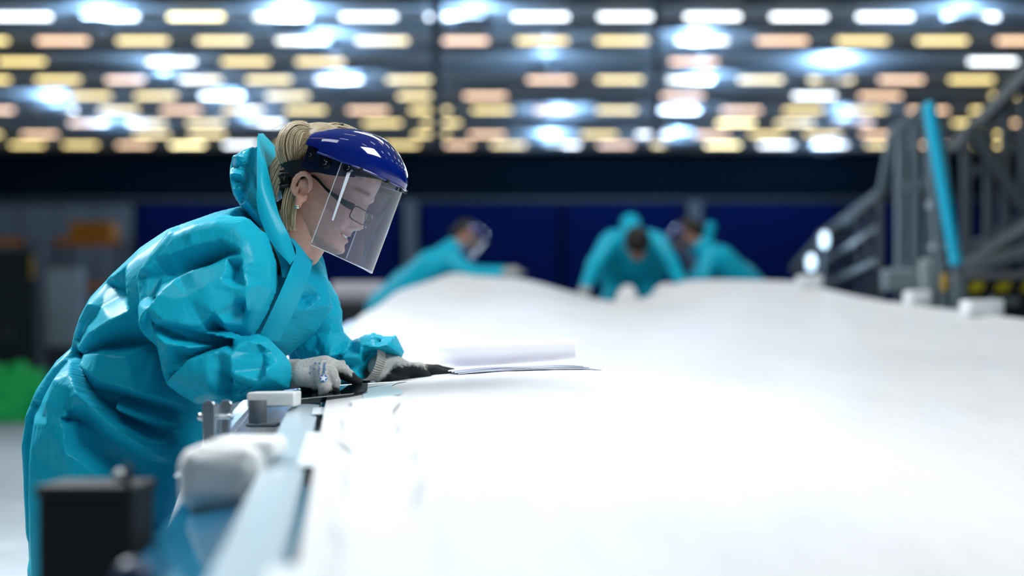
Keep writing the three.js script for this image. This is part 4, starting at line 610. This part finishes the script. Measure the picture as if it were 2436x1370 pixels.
// ---------------------------------------------------------------- fellow workers at the far end
const mSkinFar = std(0xb07d68, { roughness: 0.55 }), mGreyKnit = std(0x9b9f9f, { roughness: 0.9 });
const PLAT = 0.62;
{ const t = thing('work_platform', 'grey work platform behind the far end of the white mould', 'platform', V(0.42, 0, -11)); mesh('deck', rbox(3.2, 0.06, 2.4, 0.01).translate(0, PLAT - 0.03, 0), M.grey, t); for (const x of [-1.5, 0, 1.5]) for (const z of [-1, 1]) mesh('leg', rbox(0.08, PLAT - 0.06, 0.08, 0.01, 1).translate(x, (PLAT - 0.06) / 2, z), M.grey, t); }
function worker(label, J, o = {}) {
  const t = thing('person', label, 'person', V(0, 0, 0), undefined), P = (k) => at(...J[k]);
  const b = (a, c, ra, rb) => [P(a), P(c), ra, rb], mid = P('hip').clone().lerp(P('chest'), 0.5);
  const side = o.side ?? V(0, 0, 0.1), bones = [[P('hip').clone().add(side), P('chest').clone().add(side), 0.14, 0.13], [P('hip').clone().sub(side), P('chest').clone().sub(side), 0.14, 0.13], [P('hip'), mid, 0.17, 0.16], [mid, P('neck'), 0.16, 0.09],
    b('shoR', 'elbR', 0.08, 0.058), b('elbR', 'wriR', 0.058, 0.046), b('shoL', 'elbL', 0.08, 0.058), b('elbL', 'wriL', 0.058, 0.046)];
  const legs = J.kneeR ? [b('hip', 'kneeR', 0.12, 0.09), b('hip', 'kneeL', 0.12, 0.09), [P('kneeR'), V(P('kneeR').x, PLAT + 0.09, P('kneeR').z - 0.03), 0.09, 0.075], [P('kneeL'), V(P('kneeL').x, PLAT + 0.09, P('kneeL').z - 0.03), 0.09, 0.075]]
    : [-1, 1].map((s) => { const h = P('hip').clone().addScaledVector(side, s * 0.8); return [h, V(h.x, PLAT + 0.09, h.z), 0.12, 0.075]; });
  if (o.hood) bones.push(b('hood0', 'hood1', o.hood, o.hood * 0.7));
  mesh('coverall', planarUV(bodyGeo([...bones, ...legs], 0.03, 0.017), 2.2), mSuit, t);
  for (const l of legs.slice(-2)) { const f = l[1]; mesh('boot', ball(V(f.x + 0.04, PLAT + 0.056, f.z), 0.085, [1.5, 0.6, 0.8]), M.rubber, t); }
  const hd = P('head'), up = P('head').clone().sub(P('neck')).normalize();
  mesh('head', bodyGeo([[hd.clone().addScaledVector(up, 0.03), hd.clone().addScaledVector(up, -0.03), 0.085, 0.075], [hd, P('face'), 0.05, 0.045], [hd.clone().addScaledVector(up, -0.05), P('neck'), 0.055, 0.06]], 0.03, 0.012), mSkinFar, t);
  const fw = P('face').clone().sub(hd).normalize();
  mesh('hair', bodyGeo([[hd.clone().addScaledVector(up, 0.045).addScaledVector(fw, -0.025).add(o.hairShift ?? V(0, 0, 0)), hd.clone().addScaledVector(fw, -0.035).add(o.hairShift ?? V(0, 0, 0)), 0.088, 0.08]], 0.02, 0.012), std(o.hair ?? 0x17130f, { roughness: 0.7 }), t);
  if (o.shield !== false) { const n = fw.clone().cross(up).normalize(), G = (a, h) => hd.clone().addScaledVector(fw, 0.14 * Math.cos(a)).addScaledVector(n, 0.12 * Math.sin(a)).addScaledVector(up, h);
    mesh('visor', gridGeo(16, 6, (u, v) => G(lerp(-1.2, 1.2, u), lerp(0.06, -0.14, v))), mVisor, t); mesh('visor_crown', gridGeo(20, 8, (u, v) => { const a = lerp(-1.5, 1.5, u), k = Math.cos(v * 1.4); return hd.clone().addScaledVector(fw, 0.14 * Math.cos(a) * k).addScaledVector(n, 0.12 * Math.sin(a) * k).addScaledVector(up, 0.06 + 0.07 * Math.sin(v * 1.4)); }), mBlueGloss, t); }
  for (const [w, e] of [['wriR', 'elbR'], ['wriL', 'elbL']]) { const p = P(w), dir = p.clone().sub(P(e)).normalize(), n = dir.clone().cross(V(0, 1, 0)).normalize(), q = p.clone().addScaledVector(dir, 0.08), bs = [[p, q, 0.04, 0.042]]; for (let i = -1.5; i <= 1.5; i++) bs.push([q.clone().addScaledVector(n, i * 0.02), q.clone().addScaledVector(n, i * 0.026).addScaledVector(dir, 0.075 - 0.008 * Math.abs(i)), 0.012, 0.009]); bs.push([p.clone().addScaledVector(n, -0.03), p.clone().addScaledVector(n, -0.06).addScaledVector(dir, 0.06), 0.013, 0.01]); mesh('glove', bodyGeo(bs, 0.012, 0.008), mGreyKnit, t); }
  return t;
}
worker('worker in turquoise coverall and face shield stretching one arm over the hump', { hip: [925, 742, 10.1], chest: [1030, 640, 10.0], neck: [1082, 594, 10.0], head: [1106, 566, 10.0], face: [1126, 578, 9.98], shoR: [1068, 618, 9.85], elbR: [1120, 655, 9.75], wriR: [1192, 652, 9.7], shoL: [1078, 612, 10.15], elbL: [1128, 650, 10.2], wriL: [1200, 648, 10.1] });
worker('worker in turquoise coverall bent forward with arms spread and head hanging down', { hip: [1500, 648, 10.35], chest: [1502, 588, 10.15], neck: [1506, 560, 10.0], head: [1514, 574, 9.82], face: [1516, 604, 9.84], shoR: [1450, 580, 10.05], elbR: [1416, 630, 9.92], wriR: [1394, 682, 9.86], shoL: [1562, 578, 10.05], elbL: [1594, 626, 9.92], wriL: [1620, 672, 9.86], kneeR: [1456, 720, 10.3], kneeL: [1552, 720, 10.3], hood0: [1500, 532, 10.2], hood1: [1506, 545, 10.1] }, { side: V(0.11, 0, 0), hood: 0.075, hair: 0x0b0a0c, shield: false, hairShift: V(0, -0.01, 0.05) });
worker('worker in turquoise coverall leaning left over the mould with hood raised behind the head', { hip: [1800, 720, 10.80], chest: [1705, 625, 10.70], neck: [1668, 590, 10.70], head: [1640, 560, 10.70], face: [1620, 574, 10.70], shoR: [1690, 612, 10.55], elbR: [1672, 662, 10.45], wriR: [1640, 690, 10.40], shoL: [1690, 606, 10.85], elbL: [1660, 656, 10.90], wriL: [1632, 684, 10.80], hood0: [1690, 540, 10.70], hood1: [1682, 585, 10.70] }, { hood: 0.045, hair: 0x2a201b });
// bunched white fabric near the workers
for (const [px, py, d, w, h, label] of [[1494, 700, 9.35, 0.085, 0.12, 'white peak of bunched fabric between the bent worker’s legs'], [1590, 690, 9.4, 0.11, 0.09, 'low heap of bunched white fabric beside the bent worker’s hand'], [1082, 664, 9.3, 0.1, 0.06, 'small white fabric fold on top of the left hump']]) {
  const p = at(px, py, d), x = p.x, base = mouldY(x, -d) - 0.03, t = mesh('fabric_bundle', gridGeo(40, 24, (u, v) => { const a = u * 6.28319, r = w * Math.cos(v * 1.5) * (1 + 0.18 * Math.sin(a * 3 + px) * (1 - v)); return V(x + r * Math.cos(a), base + (p.y + h * 0.5 - base) * Math.sin(v * 1.55), -d - r * Math.sin(a) * 0.7); }, true), mMould); tag(t, label, 'fabric');
}
// clamp blocks on the right rim of the mould
for (const [px, d, w, label] of [[1925, 8.6, 0.14, 'small white block on the far right rim of the mould'], [2182, 7.15, 0.11, 'white rim block at the foot of the grey ladder'], [2335, 6.35, 0.16, 'white rim block in front of the dark machine base']]) { const x = (px - CX) * d / FOCAL, t = thing('rim_block', label, 'block', V(x, mouldY(x, -d), -d), 'white rim blocks'); mesh('body', rbox(w, 0.07, 0.14, 0.012).translate(0, 0.03, 0), M.white, t); mesh('bolt', rod(V(w * 0.3, 0.06, 0), V(w * 0.3, 0.08, 0), 0.012), M.steel, t); }

// ---------------------------------------------------------------- steel gantry with stair and ladder on the right
const mGal = std(0x6f7f89, { roughness: 0.45, metalness: 0.25 }), mGalD = std(0x4a5258, { roughness: 0.55, metalness: 0.2 });
{ const d = 8.2, A = (px, py, dd = d) => at(px, py, dd), t = thing('access_gantry', 'grey steel access gantry with sloping handrail beyond the right rim', 'gantry');
  for (const [a, b, w, dd] of [[[2142, 300], [2134, 735], 0.055, d], [[2176, 296], [2172, 735], 0.055, d], [[2212, 270], [2205, 735], 0.05, d]]) { const q = A(...a, dd), r = A(...b, dd); r.y = 0; r.x = q.x; mesh('post', bar(r, q, w), mGal, t); }
  mesh('top_bar', [bar(A(2205, 258), A(2128, 312), 0.06)], mGal, t); mesh('cross_bar', [bar(A(2128, 448), A(2216, 438), 0.06)], mGal, t); mesh('cross_bar', [bar(A(2128, 640), A(2216, 632), 0.06)], mGal, t);
  mesh('brace', [bar(A(2124, 312), A(2096, 462, 8.6), 0.05)], mGal, t);
  mesh('handrail', [bar(A(2096, 462, 8.6), A(1962, 560, 11), 0.07), bar(A(1962, 560, 11), A(1890, 640, 13), 0.07)], mGalD, t);
  for (let k = 0; k < 9; k++) { const u = k / 8, p = A(lerp(2094, 1900, u), lerp(470, 628, u), lerp(8.6, 12.8, u)); mesh('baluster', bar(V(p.x, 0, p.z), p, 0.035), mGalD, t); }
  for (let k = 0; k < 2; k++) mesh('mid_rail', bar(A(2094, 540 + k * 80, 8.6), A(1900, 665 + k * 40, 12.8), 0.04), mGalD, t);
  mesh('junction_box', rbox(0.19, 0.13, 0.12, 0.02).translate(...A(2140, 668, 8.1).toArray()), std(0x7c8d94), t); mesh('pale_post', rbox(0.075, 0.26, 0.07, 0.02).translate(...A(2204, 672, 8.0).toArray()), std(0x9fb0b2), t);
}
{ const d = 7.6, A = (px, py, dd = d) => at(px, py, dd), t = thing('ladder', 'narrow grey ladder with pale rungs leaning under the cyan tube', 'ladder');
  const foot = (a, b) => { const q = A(...a), r = A(...b), v = r.clone().sub(q); return [q, q.clone().addScaledVector(v, (q.y - 0.0) / -v.y)]; };
  mesh('stringer', bar(...foot([2207, 268], [2246, 736]), 0.045), mGal, t); mesh('stringer', bar(...foot([2234, 300], [2284, 736]), 0.045), mGal, t);
  for (const [x0, y0, x1] of [[2212, 340, 2240], [2218, 416, 2248], [2208, 488, 2236], [2216, 588, 2246], [2242, 698, 2274]]) mesh('rung', bar(A(x0 - 2, y0), A(x1 + 4, y0), 0.04), std(0xa9b7bd, { roughness: 0.4 }), t);
  mesh('yellow_tag', rbox(0.03, 0.09, 0.03, 0.006).translate(...A(2246, 672, 7.55).toArray()), std(0xc8a021), t); }
{ const t = thing('cyan_tube', 'bright cyan padded tube leaning against the grey ladder', 'tube'); const a = at(2211, 256, 7.5), b = at(2274, 622, 7.45);
  mesh('padding', [rod(a, b, 0.036, 0.032, 20), ball(a, 0.033), ball(b, 0.036)], phys(0x00b4dc, { roughness: 0.4 }), t); mesh('end_stub', rod(b, b.clone().add(b.clone().sub(a).normalize().multiplyScalar(0.09)), 0.024), M.grey, t);
  const c = b.clone().add(b.clone().sub(a).normalize().multiplyScalar(0.09)); mesh('stand', bar(c, V(c.x + 0.03, 0, c.z), 0.06), mGal, t); }
{ const A = (px, py, dd) => at(px, py, dd), t = thing('stair_tower', 'dark grey steel stair with diagonal bracing behind the cyan tube', 'stair');
  mesh('top_rail', bar(A(2470, 150, 9.4), A(2262, 360, 9.6), 0.085), mGalD, t);
  for (const [px, py] of [[2298, 330], [2352, 290], [2392, 250], [2436, 200]]) { const p = A(px, py, 9.5); mesh('post', bar(V(p.x, 0, p.z), p, 0.06), mGalD, t); }
  mesh('brace', bar(A(2306, 300, 9.4), A(2450, 520, 9.4), 0.075), mGalD, t); mesh('brace', bar(A(2300, 420, 9.5), A(2450, 330, 9.5), 0.05), mGalD, t);
  mesh('stringer', bar(A(2480, 520, 9.2), A(2286, 640, 9.3), 0.06, 0.2), std(0x5c666c, { roughness: 0.5 }), t); mesh('stringer', bar(A(2480, 585, 9.0), A(2300, 640, 9.0), 0.08, 0.08), std(0x6b757a, { roughness: 0.5 }), t);
  for (let k = 0; k < 6; k++) { const p = A(lerp(2300, 2470, k / 5), lerp(625, 520, k / 5), 9.5); mesh('step', rbox(0.22, 0.03, 0.5, 0.006, 1).translate(p.x, p.y, p.z - 0.2), mGalD, t); } }
{ const d = 8.6, p = at(2400, 668, d), t = thing('machine_base', 'dark machine base with yellow and black hazard stripes along its top', 'machine', V(p.x, 0, -d));
  mesh('body', rbox(1.0, p.y - 0.02, 0.6, 0.02).translate(0.22, p.y / 2, -0.3), std(0x060b10, { roughness: 0.5 }), t); mesh('top_edge', rbox(1.02, 0.05, 0.62, 0.008).translate(0.22, p.y + 0.03, -0.3), std(0x6f757a), t);
  for (let k = 0; k < 8; k++) { const s = new THREE.Shape(); s.moveTo(-0.03, -0.03); s.lineTo(0.05, -0.03); s.lineTo(0.08, 0.03); s.lineTo(0, 0.03); s.closePath(); mesh('hazard_stripe', new THREE.ExtrudeGeometry(s, { depth: 0.006, bevelEnabled: false }).translate(-0.22 + k * 0.16, p.y - 0.035, 0.0), std(k % 1 ? 0x0a0a0a : 0xb9ad10, { roughness: 0.5 }), t); }
  mesh('grey_part', rbox(0.12, 0.05, 0.05, 0.02).translate(0.0, p.y - 0.13, 0.01), M.grey, t); }
for (const [px, py, label] of [[1930, 625, 'small oval bluish lamp low on the gantry rail'], [1962, 570, 'small oval bluish lamp higher on the gantry rail']]) {
  const d = 9.9, p = at(px, py, d), t = thing('oval_lamp', label, 'lamp', p, 'oval lamps on the gantry'); mesh('lens', ball(V(0, 0, 0), 0.045, [0.7, 1.3, 0.6]), glow([0.55, 0.8, 1.0], 1.6), t); mesh('housing', rbox(0.08, 0.13, 0.05, 0.015).translate(0, 0, -0.045), M.grey, t); mesh('stand', bar(V(0, -p.y, -0.06), V(0, 0, -0.06), 0.03), mGalD, t);
  const l = new THREE.PointLight(new THREE.Color(0.55, 0.8, 1), 0.12); l.position.z = 0; l.castShadow = true; t.add(l); }
// ---------------------------------------------------------------- far left of the hall
{ const d = 21, p = at(20, 1000, d), t = thing('green_bag_heap', 'bright green plastic sack heap on the pale floor behind the woman', 'sack', V(p.x, 0, -d));
  mesh('sack', gridGeo(60, 30, (u, v) => { const a = u * 6.28319, k = Math.cos(v * 1.55), n = 1 + 0.16 * noise3(Math.cos(a) * 2, Math.sin(a) * 2, v * 3) + 0.05 * noise3(Math.cos(a) * 7, Math.sin(a) * 7, v * 9), e = Math.pow(k, 0.45); return V(0.62 * e * Math.cos(a) * n, 0.02 + 0.76 * Math.sin(v * 1.57) * n, 0.5 * e * Math.sin(a) * n); }, true), phys(0x0be072, { roughness: 0.45, transmission: 0.15, thickness: 0 }), t); mesh('knot', ball(V(0.05, 0.8, 0), 0.06, [1, 1.3, 1]), std(0x05a048), t); }
{ const d = 23, p = at(36, 600, d), t = thing('dark_cabinet', 'tall dark green cabinet above the green sack', 'cabinet', V(p.x, 0, -d)), h = p.y; mesh('body', rbox(0.84, h, 0.6, 0.02).translate(0, h / 2, 0), std(0x04181c, { roughness: 0.5 }), t); for (const s of [-1, 1]) { const dr = mesh('door', rbox(0.39, h - 0.1, 0.02, 0.008).translate(s * 0.2, h / 2, 0.31), std(0x051d22, { roughness: 0.45 }), t); mesh('handle', rbox(0.02, 0.2, 0.03, 0.005).translate(s * 0.05, h / 2, 0.33), M.grey, dr); }
  mesh('yellow_strip', rbox(0.06, 0.36, 0.02, 0.005).translate(0.39, h - 0.26, 0.32), std(0xb08a1c), t); }
{ const d = 26, p = at(150, 640, d), t = thing('pale_cabinet', 'pale grey cabinet on a dark base behind the woman’s back', 'cabinet', V(p.x, 0, -d)), h = p.y; mesh('body', rbox(0.66, 1.42, 0.6, 0.03).translate(0, h - 0.71, 0), std(0x9fb0bc, { roughness: 0.5 }), t); mesh('door', rbox(0.58, 1.3, 0.02, 0.01).translate(0, h - 0.71, 0.31), std(0xa9bac5, { roughness: 0.5 }), t); mesh('base', rbox(0.8, h - 1.42, 0.6, 0.02).translate(0.06, (h - 1.42) / 2, 0), std(0x39424a), t); mesh('handle', rbox(0.02, 0.25, 0.03, 0.006).translate(-0.22, h - 0.7, 0.33), M.grey, t); }
{ const d = 34, p = at(150, 700, d), t = thing('storage_rack', 'storage rack with orange beams and dark crates against the grey wall', 'rack', V(p.x, 0, -d));
  for (const x of [-2.2, -0.75, 0.0, 1.5]) for (const z of [-0.5, 0.5]) mesh('upright', rbox(0.1, 3.7, 0.1, 0.01, 1).translate(x, 1.85, z), std(0x2a3138), t);
  for (const y of [1.3, 2.5, 3.55]) for (const [x0, x1] of [[-2.2, -0.75], [0, 1.5]]) { mesh('beam', box(x0, x1, y, y + 0.16, 0.45, 0.56), std(0xe0831a, { roughness: 0.5 }), t); mesh('shelf', box(x0, x1, y, y + 0.05, -0.5, 0.45), std(0x4a4f52), t); } }
for (const [x, y, w, h, c, label] of [[-16.6 + 0.3, 3.62, 1.0, 0.35, 0xd98a1e, 'orange crate on the upper shelf of the storage rack'], [-16.4 + 6, 2.6, 1.2, 0.5, 0x1b2b52, 'dark blue crate on the storage rack']]) { const d = 34, X = at(150, 0, d).x; const t = thing('crate', label, 'crate', V(X + (x < -12 ? 0.75 : -1.45), y + 0.0, -d + 0.02)); mesh('body', rbox(w, h, 0.7, 0.03).translate(0, h / 2 + 0.1, 0), std(c), t); mesh('lid', rbox(w + 0.05, 0.05, 0.74, 0.02).translate(0, h + 0.12, 0), std(c), t); }
// white roll on a dark cart behind the woman's chest
{ const d = 12.5, p = at(852, 700, d), t = thing('cart', 'dark trolley with blue legs behind the woman’s far sleeve', 'trolley', V(p.x, 0, -d)); mesh('deck', rbox(0.7, 0.1, 0.6, 0.02).translate(0, p.y - 0.16, 0), std(0x1b2228), t); for (const x of [-0.28, 0.28]) for (const z of [-0.2, 0.2]) mesh('leg', rod(V(x, 0.0, z), V(x, p.y - 0.2, z), 0.04), std(0x0c4d86), t);
  const r = thing('film_roll', 'pale pinkish white film roll lying on the dark trolley', 'roll', V(p.x, p.y, -d)); mesh('roll', new THREE.CylinderGeometry(0.11, 0.11, 0.44, 28).rotateZ(Math.PI / 2), std(0xe3dde8, { roughness: 0.5 }), r); mesh('core', new THREE.CylinderGeometry(0.04, 0.04, 0.5, 16).rotateZ(Math.PI / 2), std(0x8b7862), r); }

renderer.render(scene, camera);
